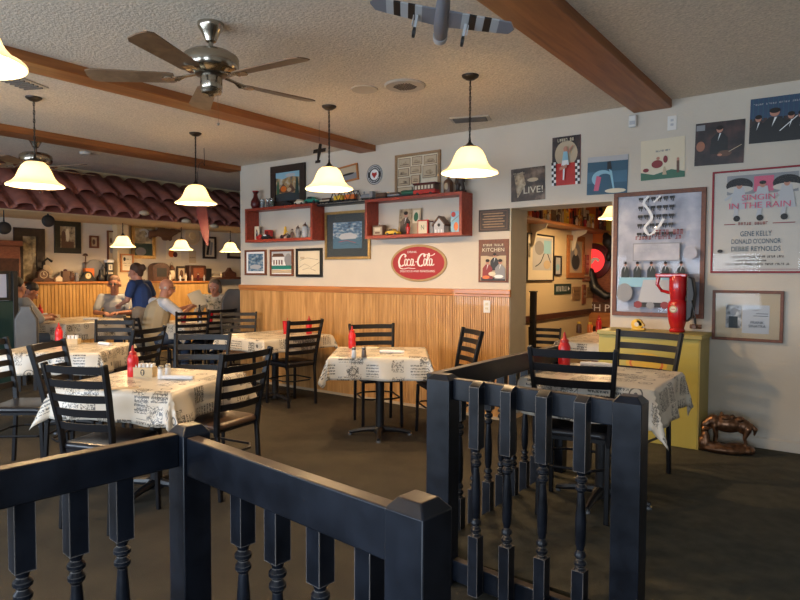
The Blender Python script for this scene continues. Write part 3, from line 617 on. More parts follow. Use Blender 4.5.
art('emblem', .03, .045, [('e', .5, .5, .45, .45, 'ink'), ('e', .5, .62, .22, .18, 'caddy_wood'), ('e', .5, .30, .2, .14, 'caddy_wood')], r, -.036, 0, .01)
for i in range(6): a = MB(); a.xf = Matrix.Translation((-.045+i*.018, 0, .012)) @ Matrix.Rotation(RD(8*(i % 3-1)), 4, 'Y'); a.box(-.006, .006, -.024, .024, 0, .075).build('sugar_packet', 'paper', r)
r = thing('condiment_caddy', 'small wooden caddy on the table behind the leftmost chairs', 'caddy', (*at(73, 343, .74), TT), RD(40)); MB().box(-.06, .06, -.04, .04, 0, .05).build('box', 'caddy_wood', r, bevel=.003)
for i in range(3): MB().lathe([(.014, .05), (.016, .085)], 10, (-.035+i*.035, 0, 0)).build('packet_bundle', 'salt', r)
r = thing('condiment_caddy', 'cream caddy beside the ketchup of the man in sunglasses', 'caddy', (-9.42, 4.25, TT), RD(70)); MB().box(-.13, .10, -.05, .05, 0, .07).build('box', 'cream', r, bevel=.003); MB().box(-.13, -.06, -.052, .052, .0, .10).build('napkin_stack', 'paper', r, bevel=.003)
x, y = at(120, 387, .74); o = MB().box(-.10, .10, -.03, .03, 0, .003).build('paper_slip', 'tan', None, loc=(x, y, TT), bevel=.001); o.rotation_euler = (0, 0, RD(60)); tag(o, 'tan paper slip on the nearest table in front of the ketchup', 'paper')
x, y = at(372, 347, .74); o = MB().box(-.06, .06, -.04, .04, 0, .010).build('paper_slip', 'cream', None, loc=(x, y, TT), bevel=.002); o.rotation_euler = (0, 0, RD(20)); tag(o, 'cream packet lying behind the shakers on the small square table', 'paper')
x, y = at(68, 322, .74)
for i, (lb, mt, dx, dy, hh) in enumerate((('amber syrup jar in the next room', 'orange', 0, 0, .10), ('dark syrup jar in the next room', 'brown', -.08, -.14, .11))):
    r = thing('condiment_jar', lb, 'jar', (-2.56+dx, 7.22+dy, TT)); MB().lathe([(.03, 0), (.032, .01), (.03, hh*.8), (.02, hh)], 12).build('jar', mt, r); MB().lathe([(.021, hh), (.021, hh+.02)], 12).build('lid', 'yellow', r)
o = blob('napkin_pile', [((0, 0, .03), (.16, .10, .03)), ((.12, .2, .03), (.10, .12, .03)), ((-.10, .25, .025), (.09, .07, .025))], 'napkin', None, .012, 3); o.location = (-2.05, 7.75, TT+.002); tag(o, 'loose white cloths heaped on the next room table', 'cloths')

# ------------------------------------------------------------------ pendant lamps
def pendant(label, x, y, zc, zb, rs=.190, power=62, group='white bell pendant lamps', s=1.0):
    r = thing('pendant_lamp', label, 'lamp', (x, y, zc), 0, group); d = zb-zc; h = .193*rs/.195
    MB().lathe([(.008, -.035), (.03, -.03), (.058, -.012), (.062, 0)], 24).build('ceiling_canopy', 'bronze_lamp', r)
    top = d+h+.035; MB().tube([(0, 0, -.03), (0, 0, top+.02)], .0035, 6).build('cord', 'bronze_lamp', r)
    ch = MB(); L = -.035-top; n = max(3, int(L/.034))
    for i in range(n):
        z = -.035-L*(i+.5)/n; q = []
        for k in range(10): a = 2*PI*k/10; u, v = .008*math.cos(a), .021*math.sin(a); q.append((u, 0, z+v) if i % 2 else (0, u, z+v))
        ch.tube(q, .0024, 5, closed=True)
    ch.build('chain', 'bronze_lamp', r)
    f = MB(); f.lathe([(.045, top-.045), (.048, top-.03), (.030, top-.02), (.012, top), (.006, top+.02)], 18)
    for k in range(6): a = k*PI/3; f.ell((.045*math.cos(a), .045*math.sin(a), top-.035), .008, n=6, m=5)
    f.build('fitter', 'bronze_lamp', r)
    k = rs/.195; t = [(.03, h), (.066, h-.008*k), (.092, h-.032*k), (.110, h-.068*k), (.122, h-.100*k), (.137, h-.130*k), (.160, h-.157*k), (.184, h-.172*k), (.200, h-.180*k), (.205, h-.186*k), (.205, h-.192*k)]
    mb = MB(); mb.lathe([(a*k if a > .05 else a, d+z) for a, z in t], 40, cap=False); mb.build('lamp_shade', 'shade_glass', r, smooth=60, solid=.004, fix=False)
    MB().ell((0, 0, d+h*.5), (.028, .028, .042)).build('bulb', 'bulb', r)
    l = bpy.data.lights.new('lamp_light', 'POINT'); l.energy = power; l.color = (1, .66, .34); l.shadow_soft_size = .05
    o = bpy.data.objects.new('lamp_light', l); o.location = (0, 0, d+.045); C.objects.link(o); o.parent = r
pendant('white bell pendant lamp over the small square table, nearest the wall opening', -2.28, 3.91, CZ, 2.125)
pendant('white bell pendant lamp in front of the red wall shelves', -3.655, 3.92, CZ, 2.12)
pendant('white bell pendant lamp hanging before the roof tiles, by the dark red paddle', -5.44, 3.87, CZ, 2.11, .192)
pendant('white bell pendant lamp at far left, a ceiling fan behind it', -5.41, 2.33, CZ, 2.105, .200)
pendant('white bell pendant lamp cut by the left edge at the top', -2.50, .84, CZ, 2.12)
gl = 'small pendant lamps in the far dining nook'
pendant('small pendant lamp left of the mirror in the far nook', -9.2, 5.22, 2.26, 1.81, .175, 60, gl)
pendant('small pendant lamp in front of the round plaque in the far nook', -9.2, 6.25, 2.26, 1.80, .175, 60, gl)
pendant('small pendant lamp partly hidden by the end of the long wall', -9.2, 7.26, 2.26, 1.80, .175, 60, gl)
pendant('small pendant lamp seen through the wall opening', -2.40, 7.55, CZ, 2.08, .175, 75, gl)

# ------------------------------------------------------------------ ceiling fans
def fan(label, x, y, a0, drop=0, R=.68):
    r = thing('ceiling_fan', label, 'ceiling fan', (x, y, CZ), RD(a0))
    MB().lathe([(.022, -.105), (.03, -.10), (.036, -.085), (.052, -.05), (.070, -.025), (.074, -.01), (.074, 0)], 28).build('canopy', 'nickel', r)
    MB().lathe([(.013, -.17), (.013, -.09)], 12).build('downrod', 'nickel', r)
    MB().lathe([(.03, -.155), (.12, -.165), (.150, -.185), (.155, -.20), (.155, -.245), (.145, -.262), (.10, -.275), (.085, -.29)], 36).build('motor_housing', 'nickel', r)
    mb = MB(); mb.lathe([(.10, -.268), (.088, -.290), (.07, -.296)], 30); mb.build('vent_ring', 'nickel_dark', r)
    MB().lathe([(.06, -.295), (.062, -.32), (.062, -.36), (.055, -.372), (.062, -.378), (.055, -.392), (.02, -.40), (.012, -.41)], 24).build('switch_housing', 'nickel', r)
    MB().tube([(.05, 0, -.36), (.055, 0, -.56)], .0012, 4).ell((.055, 0, -.57), .008, n=8, m=6).build('pull_chain', 'nickel', r)
    for k in range(5):
        M4 = Matrix.Rotation(2*PI*k/5, 4, 'Z'); mb = MB(); mb.xf = M4
        mb.bar([(.08, 0, -.285), (.15, 0, -.30), (.19, -.02, -.315), (.235, 0, -.315)], .03, .007); mb.bar([(.15, 0, -.30), (.19, .025, -.315), (.235, 0, -.315)], .02, .006)
        mb.lathe([(.035, -.004), (.035, .003)], 16, (.235, 0, -.315)); iron = mb.build('blade_iron', 'nickel', r)
        mb = MB(); mb.xf = M4 @ Matrix.Translation((0, 0, -.312)) @ Matrix.Rotation(RD(11), 4, 'X'); q = [(.20, -.045), (.22, -.055), (R-.04, -.070), (R-.008, -.052), (R, 0), (R-.008, .052), (R-.04, .070), (.22, .055), (.20, .045)]
        mb.prism(q, .007).build('blade', 'blade_wood', r, bevel=.001)
    return r
fan('brushed nickel ceiling fan with five brown blades, nearest', -3.01, 2.25, 6)
fan('ceiling fan behind the far left pendant lamp, mostly hidden', -6.99, 3.02, 20, R=.62)
# ------------------------------------------------------------------ other ceiling things
def round_vent(label, x, y, rr, n=4):
    r = thing('ceiling_speaker', label, 'speaker grille', (x, y, CZ)); MB().lathe([(rr*.6, -.012), (rr*.93, -.014), (rr, -.006), (rr, 0)], 40).build('rim', 'vent', r)
    mb = MB()
    for i in range(-4, 5): h = math.sqrt(max(.01, 1-(i/5)**2))*rr*.52; mb.box(i*rr*.115-.004, i*rr*.115+.004, -h, h, -.016, -.011)
    mb.build('grille', 'vent_dark', r)
round_vent('round cream ceiling grille left of the pendant over the small square table', -2.79, 3.82, .155)
o = MB().lathe([(.07, -.006), (.10, -.008), (.105, 0)], 32).build('ceiling_plate', 'vent', None, loc=(-3.10, 3.72, CZ)); tag(o, 'plain round cream cover plate beside the round ceiling grille', 'cover plate')
def vent(label, x, y, a, W, L, n):
    r = thing('ceiling_vent', label, 'vent', (x, y, CZ), a); MB().box(-W/2, W/2, -L/2, L/2, -.008, 0).build('flange', 'vent', r, bevel=.002); mb = MB()
    for i in range(n): t = -L/2+.03+(L-.06)*i/(n-1); mb.box(-W/2+.03, W/2-.03, t-.008, t+.004, -.018, -.008)
    mb.build('louvre', 'vent_dark', r)
vent('rectangular white ceiling vent close to the long wall', -2.90, 4.98, RD(20), .36, .18, 5); vent('long slatted ceiling vent at the left edge', -5.0, 1.95, RD(25), .22, .62, 14)
o = MB().lathe([(.02, -.03), (.055, -.028), (.06, -.01), (.062, 0)], 24).build('smoke_detector', 'white_plastic', None, loc=(-7.35, 3.72, CZ)); tag(o, 'round smoke detector on the ceiling above the roof tiles', 'smoke detector')

# model aeroplane
r = thing('model_aeroplane', 'grey model aeroplane with black and white striped wings hanging from the ceiling', 'model aeroplane', (-1.45, 2.25, 2.50)); r.rotation_euler = (RD(-10), RD(11), RD(34))
def lofted(mb, secs, n=16):
    vs = []; K = len(secs)
    for (y, rx, rz_, z) in secs:
        for k in range(n): a = 2*PI*k/n; vs.append((rx*math.cos(a), y, z+rz_*math.sin(a)))
    mb.add(vs, [(i*n+k, i*n+(k+1) % n, (i+1)*n+(k+1) % n, (i+1)*n+k) for i in range(K-1) for k in range(n)]+[tuple(range(n))[::-1], tuple((K-1)*n+k for k in range(n))]); return mb
lofted(MB(), [(-.40, .008, .012, .01), (-.25, .018, .024, .005), (-.05, .030, .036, 0), (.08, .034, .038, 0), (.16, .030, .032, 0), (.175, .020, .022, 0)]).build('fuselage', 'plane_grey', r, smooth=60)
lofted(MB(), [(.165, .033, .033, 0), (.195, .032, .032, 0), (.205, .022, .022, 0)]).build('engine_cowling', 'plane_stripe', r); MB().ell((0, .212, 0), (.014, .02, .014)).build('spinner', 'black', r)
wm = MB(); st = [(0, .05, 'plane_grey'), (.05, .085, 'plane_grey'), (.085, .115, 'plane_stripe'), (.115, .145, 'black'), (.145, .178, 'plane_stripe'), (.178, .208, 'black'), (.208, .24, 'plane_stripe'), (.24, .29, 'plane_grey'), (.29, .31, 'plane_grey')]
for sg in (-1, 1):
    for a, b, mt in st:
        f = lambda s: (.075-.075*(s/.31)*.30-(max(0, s-.285)/.025)**2*.045, -.045+.05*(s/.31)*.25+(max(0, s-.285)/.025)**2*.045)
        (fa, ra), (fb, rb) = f(a), f(b); za, zb_ = -.012+.03*a, -.012+.03*b
        wm.add([(sg*a, ra, za-.004), (sg*b, rb, zb_-.004), (sg*b, fb, zb_-.003), (sg*a, fa, za-.003), (sg*a, ra, za+.003), (sg*b, rb, zb_+.003), (sg*b, fb, zb_+.006), (sg*a, fa, za+.007)],
               [(0, 1, 2, 3), (4, 5, 6, 7), (3, 2, 6, 7), (0, 1, 5, 4), (1, 2, 6, 5)], mt)
wm.build('wing', None, r, smooth=0)
for sg in (-1, 1):
    g = MB(); g.bar([(sg*.105, .02, -.015), (sg*.105, .035, -.075)], .012, .008, 'plane_stripe'); g.bar([(sg*.118, .02, -.02), (sg*.118, .035, -.06)], .003, .03, 'plane_stripe'); g.build('landing_gear', None, r)
    w_ = MB(); w_.xf = Matrix.Translation((sg*.105, .038, -.085)) @ Matrix.Rotation(PI/2, 4, 'Y'); w_.lathe([(.014, -.007), (.022, -.005), (.022, .005), (.014, .007)], 18).build('wheel', 'black', r)
    MB().box(min(0, sg*.11), max(0, sg*.11), -.40, -.34, .012, .017).build('tailplane', 'plane_grey', r)
MB().prism([(-.41, .0), (-.34, .0), (-.38, .09), (-.41, .09)], .004, None, 'x', -.002).build('tail_fin', 'plane_grey', r)
MB().tube([(0, 0, .03), (-.0, -.02, .32)], .001, 4).build('hanging_line', 'grey', r)
# small dark figure hanging by the pendant, red paddle ornament
r = thing('hanging_model', 'small dark toy aeroplane dangling on a thread left of the shelf pendant', 'ornament', (-4.04, 4.2, 2.40)); MB().tube([(0, 0, .40), (0, 0, .22)], .002, 4).build('thread', 'black', r)
mb = MB(); lofted(mb, [(-.10, .006, .008, 0), (0, .016, .018, 0), (.08, .014, .014, 0)]); mb2 = MB(); mb2.xf = Matrix.Translation((0, 0, .12)) @ Matrix.Rotation(RD(78), 4, 'X'); mb2.v = []; mb2.add([tuple(v) for v in mb.v], mb.f); mb2.box(-.075, .075, .0, .035, -.004, .004); mb2.box(-.03, .03, -.10, -.075, -.003, .003); mb2.build('body', 'bronze_lamp', r)
r = thing('hanging_paddle', 'tapered dark red paddle hanging behind the pendant before the roof tiles', 'ornament', (-5.95, 4.38, 1.72)); mb = MB(); mb.xf = Matrix.Rotation(RD(-14), 4, 'Y') @ Matrix.Rotation(RD(40), 4, 'Z')
mb.prism([(-.012, 0), (.012, 0), (.045, .15), (.062, .38), (.055, .60), (.02, .72), (-.02, .72), (-.055, .60), (-.062, .38), (-.045, .15)], .012, None, 'y', -.006).build('blade', 'darkred', r, bevel=.003)
MB().tube([(-.17, 0, .70), (-.17, 0, .84), (-.14, 0, .93), (-.08, 0, .95), (-.04, 0, .90), (-.05, 0, 1.10)], .003, 6).build('wire', 'bronze_lamp', r)

# ------------------------------------------------------------------ the two red shadow-box shelves and the rail between them
def shelf(label, x0, x1, z0, z1):
    r = thing('shadow_box_shelf', label, 'shelf', ((x0+x1)/2, D, z0)); h = (x1-x0)/2; H_ = z1-z0; t = .026; d = .195
    MB().box(-h, h, -d, 0, 0, t).build('bottom_board', 'shelf_red', r, bevel=.002); MB().box(-h, h, -d, 0, H_-t, H_).build('top_board', 'shelf_red', r, bevel=.002)
    for a in (-h, h-t): MB().box(a, a+t, -d, 0, t, H_-t).build('side_board', 'shelf_red', r, bevel=.002)
    mb = MB(); q = .032; mb.box(-h, h, -d-.012, -d, 0, q).box(-h, h, -d-.012, -d, H_-q, H_).box(-h, -h+q, -d-.012, -d, q, H_-q).box(h-q, h, -d-.012, -d, q, H_-q); mb.build('face_frame', 'shelf_red', r, bevel=.002); return r
S1 = (-6.28, -5.10, 1.80, 2.222); S2 = (-4.315, -3.105, 1.785, 2.205)
shelf('red open shadow-box shelf on the left, full of small figurines', *S1); shelf('red open shadow-box shelf on the right, with birdhouse and clock', *S2)
r = thing('toy_railway_shelf', 'narrow black board bridging the two red shelves under the toy trains', 'shelf', (-4.71, D, 2.19)); MB().box(-.39, .39, -.13, -.02, 0, .018).build('board', 'black', r)
for a in (-.03, -.12): MB().box(-.39, .39, a-.004, a, .018, .024).build('rail', 'steel', r)
def top(px, s=S1, dy=.10): return P(px, 200, 'Y', D-dy).x
yS = D-.10
# ornaments on top of the left shelf
z1 = S1[3]+.001; z2 = S2[3]+.001
r = thing('vase', 'dark red glazed vase at the left end of the left red shelf', 'vase', (-6.20, yS, z1)); MB().lathe([(.035, 0), (.045, .01), (.062, .05), (.058, .10), (.030, .15), (.024, .19), (.038, .215), (.040, .225)], 22).build('body', 'darkred', r); MB().lathe([(.041, .22), (.041, .23)], 22).build('rim', 'red', r)
for i, (dx, mt) in enumerate(((-6.07, 'lightgrey'), (-5.97, 'darkred'), (-5.90, 'green'))):
    r = thing('souvenir_glass', ('clear souvenir glass with grey print next to the red vase', 'souvenir glass with dark red print, middle of three', 'souvenir glass with green print beside the dark framed landscape')[i], 'glass', (dx, yS, z1))
    MB().lathe([(.022, 0), (.024, .003), (.032, .12), (.031, .12), (.023, .005)], 18, cap=False).build('wall', 'filler_glass', r); MB().lathe([(.020, .004), (.024, .08)], 14).build('print', mt, r)
def car(label, x, z, mt, s=1.0, y=yS, rz=0, wheels='black', roof=None):
    r = thing('toy_car', label, 'toy car', (x, y, z), rz, None, (s, s, s))
    MB().prism([(-.085, .018), (.085, .018), (.09, .035), (.06, .050), (.035, .052), (.015, .075), (-.035, .075), (-.055, .050), (-.085, .045)], .07, None, 'y', -.035).build('body', mt, r, bevel=.004)
    MB().prism([(.030, .053), (.013, .072), (-.033, .072), (-.05, .053)], .072, None, 'y', -.036).build('window_band', roof or 'black', r)
    for a in (-.055, .055):
        for b in (-.034, .034): w_ = MB(); w_.xf = Matrix.Translation((a, b, .018)) @ Matrix.Rotation(PI/2, 4, 'X'); w_.lathe([(.017, -.006), (.018, 0), (.017, .006)], 12).build('wheel', wheels, r)
    return r
car('small black toy car in front of the framed landscape', -5.62, z1, 'black', .9); car('cream toy car on the left red shelf top', -5.40, z1, 'cream', .9, roof='tan'); car('teal green toy car at the right end of the left red shelf', -5.20, z1, 'teal', 1.15)
picture('dark framed landscape standing on the left red shelf', (-5.70, D-.005, 2.223), .60, .52, 'frame_dark', .085, [('p', [(0, 0), (1, 0), (1, .22), (.5, .30), (0, .25)], 'mat_dark'), ('p', [(.05, .3), (.3, .62), (.48, .42), (.62, .6), (.8, .35), (.7, .28)], 'brown'), ('e', .32, .42, .12, .10, 'orange'), ('e', .55, .38, .09, .07, 'tan'), ('p', [(.78, .2), (.95, .2), (.9, .75), (.84, .8)], 'darkgreen'), ('p', [(.04, .25), (.16, .25), (.12, .7), (.08, .72)], 'green'), ('p', [(0, .82), (.3, .76), (.6, .84), (1, .78), (1, 1), (0, 1)], 'bluelight'), ('e', .6, .88, .2, .06, 'lightgrey')], back='print_scene', d=.03)
def wagon(label, x, z, mt, ln=.18, kind='box', y=D-.075):
    r = thing('toy_rail_wagon', label, 'toy train', (x, y, z)); MB().box(-ln/2, ln/2, -.03, .03, .020, .03).build('chassis', 'black', r)
    if kind == 'box': MB().box(-ln/2+.005, ln/2-.005, -.028, .028, .03, .082).build('body', mt, r, bevel=.004)
    elif kind == 'tank': m_ = MB(); m_.xf = Matrix.Translation((0, 0, .052)) @ Matrix.Rotation(PI/2, 4, 'Y'); m_.lathe([(.01, -ln/2+.005), (.026, -ln/2+.02), (.026, ln/2-.02), (.01, ln/2-.005)], 16).build('body', mt, r)
    elif kind == 'loco':
        m_ = MB(); m_.xf = Matrix.Translation((0, 0, .055)) @ Matrix.Rotation(PI/2, 4, 'Y'); m_.lathe([(.02, -ln/2), (.024, -ln/2+.01), (.024, ln/4)], 16).build('boiler', mt, r); MB().box(ln/4, ln/2, -.03, .03, .03, .10).build('cab', mt, r, bevel=.003); MB().lathe([(.008, .07), (.012, .105)], 10, (-ln/2+.03, 0, 0)).build('chimney', mt, r)
    elif kind == 'flat': MB().box(-ln/2, ln/2, -.028, .028, .03, .045).build('body', mt, r); MB().box(-ln/3, ln/3, -.02, .02, .045, .068).build('load', 'brown', r, bevel=.004)
    for a in (-ln/3, ln/3):
        for b in (-.028, .024): w_ = MB(); w_.xf = Matrix.Translation((a, b, .012)) @ Matrix.Rotation(PI/2, 4, 'X'); w_.lathe([(.012, -.004), (.012, 0)], 10).build('wheel', 'black', r)
zr = 2.2145
wagon('tan flat toy wagon left of the toy bridge', -5.00, zr, 'tan', .17, 'flat'); wagon('yellow toy wagon under the toy bridge', -4.80, zr, 'yellow', .14, 'box'); wagon('orange toy wagon under the toy bridge', -4.63, zr, 'orange', .15, 'box')
r = thing('toy_bridge', 'black truss toy railway bridge between the red shelves', 'toy bridge', (-4.70, D-.075, zr)); 
for sy in (-.05, .045):
    mb = MB(); pts = [(-.22, 0), (-.14, .125), (.14, .125), (.22, 0)]
    for a, b in zip(pts, pts[1:]): mb.bar([(a[0], sy, a[1]), (b[0], sy, b[1])], .008, .008)
    for a, b in (((-.14, .125), (-.07, 0)), ((-.07, 0), (0, .125)), ((0, .125), (.07, 0)), ((.07, 0), (.14, .125))): mb.bar([(a[0], sy, a[1]), (b[0], sy, b[1])], .006, .006)
    mb.bar([(-.22, sy, .004), (.22, sy, .004)], .008, .008).build('truss', 'black', r)
wagon('dark grey toy locomotive right of the toy bridge', -4.38, z2+.003, 'grey', .17, 'loco'); wagon('brown toy tank wagon on the right red shelf', -4.19, z2, 'brown', .16, 'tank'); wagon('grey toy wagon next to the green one', -4.01, z2, 'grey', .16, 'flat'); wagon('long green toy wagon on the right red shelf', -3.83, z2, 'green', .19, 'tank')
r = thing('toy_tram', 'red and brown toy tram carriage on the right red shelf', 'toy train', (-3.60, D-.085, z2))
MB().box(-.135, .135, -.045, .045, .02, .06).build('lower_body', 'red', r, bevel=.003); MB().box(-.125, .125, -.04, .04, .06, .115).build('upper_body', 'brown', r, bevel=.002); MB().box(-.14, .14, -.05, .05, .115, .13).build('roof', 'darkred', r, bevel=.005)
for i in range(6): MB().box(-.115+i*.04, -.092+i*.04, -.0415, -.04, .068, .105).build('window', 'cream', r)
for a in (-.08, .08):
    for b in (-.042, .042): w_ = MB(); w_.xf = Matrix.Translation((a, b, .018)) @ Matrix.Rotation(PI/2, 4, 'X'); w_.lathe([(.018, -.004), (.018, .004)], 12).build('wheel', 'black', r)
r = thing('carved_box', 'brown carved lantern-shaped box on the right red shelf', 'ornament', (-3.325, D-.10, z2)); MB().lathe([(.045, 0), (.05, .01), (.05, .11), (.035, .135), (.012, .15), (.012, .165)], 8).build('body', 'brown', r); MB().ell((0, -.044, .07), (.022, .008, .04)).build('panel', 'tan', r)
o = blob('carved_statue', [((-.035, 0, 0), .018, (-.025, 0, .10), .022), ((.04, 0, 0), .018, (.015, .0, .10), .02), ((0, 0, .10), .034, (0, 0, .19), .036), ((0, 0, .22), (.026, .026, .032)), ((-.035, 0, .18), .014, (-.055, -.01, .09), .012), ((.035, 0, .18), .014, (.050, -.02, .10), .012), ((0, 0, .01), (.07, .045, .012))], 'frame_dark', None, .006, 3)
o.location = (-3.185, D-.10, z2+.004); tag(o, 'dark carved standing figure at the right end of the right red shelf', 'figurine')
# inside the left shelf
zi = S1[2]+.0275
def figurine(label, x, y, z, mt, s=1.0, mt2='brown', name='figurine', head='tan'):
    r = thing(name, label, 'figurine', (x, y, z), 0, None, (s, s, s)); MB().lathe([(.022, 0), (.024, .006), (.016, .02), (.024, .055), (.026, .075), (.012, .092)], 12, sy=.75).build('body', mt, r)
    MB().ell((0, 0, .105), (.014, .014, .018), n=10, m=7).build('head', head, r); MB().lathe([(.02, .112), (.012, .118), (.010, .128)], 10).build('hat', mt2, r); return r
r = thing('photo_card', 'cream photo card standing at the left inside the left red shelf', 'card', (-6.19, D-.09, zi)); MB().box(-.045, .045, 0, .006, 0, .18).build('card', 'cream', r); art('print', .09, .18, [('e', .5, .45, .25, .3, 'grey'), ('r', .35, .1, .6, .5, 'black'), ('e', .45, .7, .12, .08, 'brown')], r, -.0005)
o = blob('red_ornament', [((0, 0, .03), (.05, .03, .03)), ((.02, 0, .055), (.025, .02, .02))], 'red', None, .006, 2); o.location = (-6.08, D-.15, zi-.001); tag(o, 'low rounded red ornament in the left red shelf', 'ornament')
r = thing('toy_phone_box', 'red square toy box standing in the left red shelf', 'ornament', (-5.97, D-.09, zi)); MB().box(-.045, .045, -.03, .03, 0, .125).build('body', 'red', r, bevel=.004); MB().box(-.03, .03, -.032, -.03, .04, .11).build('panel', 'darkred', r)
car('black toy car with white hood in the left red shelf', -5.93, zi, 'black', .85, D-.155, roof='white')
r = thing('toy_motorcycle', 'dark toy motorcycle with rider in the left red shelf', 'toy motorcycle', (-5.66, D-.10, zi))
for a in (-.06, .06): w_ = MB(); w_.xf = Matrix.Translation((a, 0, .028)) @ Matrix.Rotation(PI/2, 4, 'X'); w_.lathe([(.02, -.006), (.028, -.004), (.028, .004), (.02, .006)], 16).build('wheel', 'black', r)
MB().tube([(-.05, 0, .035), (0, 0, .055), (.04, 0, .06), (.06, 0, .03)], [.01, .016, .012, .006], 8).build('frame', 'steel', r); blob('rider', [((-.01, 0, .065), .018, (.0, 0, .115), .018), ((0, 0, .14), (.015, .015, .018)), ((0, .015, .105), .007, (.04, .01, .085), .006), ((-.01, .01, .07), .009, (.03, .015, .045), .008)], 'yellow', r, .005, 2)
figurine('small brown figurine right of the toy motorcycle', -5.54, D-.10, zi, 'brown', .95)
def stein(label, x, s, mt): 
    r = thing('beer_stein', label, 'stein', (x, D-.10, zi), 0, None, (s, s, s)); MB().lathe([(.036, 0), (.038, .006), (.030, .02), (.036, .05), (.036, .10), (.028, .125)], 18).build('body', mt, r); MB().lathe([(.030, .125), (.026, .14), (.008, .155), (.006, .17)], 16).build('lid', 'steel', r)
    MB().tube([(.034, 0, .03), (.06, 0, .045), (.062, 0, .09), (.034, 0, .11)], .005, 6).build('handle', mt, r)
stein('dark pottery beer stein in the left red shelf', -5.44, .95, 'stoneware'); stein('tall pale grey beer stein with steel lid in the left red shelf', -5.32, 1.12, 'lightgrey'); stein('brownish beer stein near the right end of the left red shelf', -5.22, .92, 'stoneware'); figurine('grey figurine at the right end inside the left red shelf', -5.155, D-.07, zi, 'grey', .9)
# inside the right shelf
zj = S2[2]+.0275
r = thing('mantel_clock', 'square wooden mantel clock at the left inside the right red shelf', 'clock', (-4.20, D-.10, zj)); MB().box(-.075, .075, -.03, .03, 0, .12).build('case', 'brown', r, bevel=.004); art('face', .13, .10, [('r', .05, .08, .95, .92, 'tan'), ('r', .25, .2, .75, .35, 'brown'), ('r', .2, .5, .8, .8, 'cream')], r, -.031, 0, .01); MB().lathe([(.004, .12), (.006, .135)], 8).build('winder', 'steel', r)
car('bright yellow toy car in the right red shelf', -3.99, zj, 'yellow', .95, D-.13)
r = thing('leaning_print', 'brown print of a seated figure leaning inside the right red shelf', 'picture', (-3.84, D-.06, zj)); r.rotation_euler = (RD(-6), 0, 0); MB().box(-.14, .14, 0, .006, 0, .285).build('board', 'tan', r); art('print', .28, .285, [('r', .0, 0, .62, 1, 'print_sepia')]+figure(.32, .05, .85, 'print_brownphoto')+[('r', .66, .45, .95, .93, 'cream'), ('e', .8, .68, .1, .17, 'green'), ('r', .66, .05, .95, .38, 'tan')], r, -.0005)
figurine('small red figurine in front of the leaning brown print', -3.79, D-.14, zj, 'red', 1.05, 'black', head='red')
r = thing('framed_initial', 'small red framed letter N in the right red shelf', 'picture', (-3.625, D-.10, zj)); MB().box(-.065, .065, -.012, .012, 0, .15).build('frame', 'red', r, bevel=.003); art('print', .106, .125, [('r', 0, 0, 1, 1, 'cream'), ('t', 'N', .5, .5, .35, .38, 'green')], r, -.0125, 0, .012)
r = thing('tin_can', 'dull grey tin between the framed N and the birdhouse', 'tin', (-3.525, D-.08, zj)); MB().lathe([(.03, 0), (.03, .12), (.028, .125)], 18).build('body', 'grey', r); MB().lathe([(.028, .125), (.02, .135)], 18).build('lid', 'steel', r)
r = thing('birdhouse', 'little grey wooden birdhouse in the right red shelf', 'birdhouse', (-3.40, D-.11, zj)); MB().prism([(-.06, 0), (.06, 0), (.06, .09), (0, .155), (-.06, .09)], .09, None, 'y', -.045).build('body', 'lightgrey', r, bevel=.002)
MB().prism([(-.078, .075), (0, .16), (.078, .075), (.078, .09), (0, .178), (-.078, .09)], .11, None, 'y', -.055).build('roof', 'brown', r); e_ = MB(); e_.xf = Matrix.Translation((0, -.0455, .085)) @ Matrix.Rotation(PI/2, 4, 'X'); e_.lathe([(.017, 0), (.017, .001)], 16).build('entrance_hole', 'black', r)
for a in (-.035, 0, .035): MB().box(a-.008, a+.008, -.049, -.045, 0, .04).build('fence_picket', 'white', r)
r = thing('tall_card_box', 'tall white box printed with orange fish at the right inside the right red shelf', 'box', (-3.225, D-.10, zj)); MB().box(-.05, .05, -.03, .03, 0, .215).build('box', 'lightgrey', r, bevel=.002); art('print', .10, .215, [('r', .02, .02, .98, .98, 'bluelight'), ('e', .6, .3, .25, .2, 'orange'), ('e', .3, .85, .25, .12, 'red'), ('p', [(.1, .5), (.9, .75), (.9, .8), (.1, .56)], 'grey')], r, -.0305)

# ------------------------------------------------------------------ pictures on the long wall
def on(x0, x1, z0): return ((x0+x1)/2, D, z0)
picture('small brown framed landscape hanging askew above the toy trains', on(-4.87, -4.56, 2.455), .30, .185, 'rail_wood', .018, [('r', 0, 0, 1, .45, 'grey'), ('r', 0, .45, 1, 1, 'tan'), ('e', .5, .45, .35, .08, 'black')], tilt=RD(-6))
r = thing('round_badge_sign', 'round black and white badge sign with red heart centre above the toy trains', 'sign', (-4.341, D, 2.39)); q = MB(); q.xf = Matrix.Translation((0, -.006, .11)) @ Matrix.Rotation(PI/2, 4, 'X'); q.lathe([(.11, -.006), (.11, .003)], 40).build('plate', 'white', r)
sh = [('e', .5, .5, .5, .5, 'black'), ('e', .5, .5, .46, .46, 'white'), ('e', .5, .5, .43, .43, 'black'), ('e', .5, .5, .27, .27, 'white'), ('p', [(.5, .32), (.66, .5), (.64, .62), (.5, .58), (.36, .62), (.34, .5)], 'red')]
for k in range(10): a = RD(30+k*13.3); sh.append(('r', .5+.35*math.cos(a)-.022, .5+.35*math.sin(a)-.03, .5+.35*math.cos(a)+.022, .5+.35*math.sin(a)+.03, 'white'))
for k in range(8): a = RD(-30-k*17); sh.append(('r', .5+.35*math.cos(a)-.022, .5+.35*math.sin(a)-.03, .5+.35*math.cos(a)+.022, .5+.35*math.sin(a)+.03, 'white'))
art('emblem', .22, .22, sh, r, -.0095)
sh = []
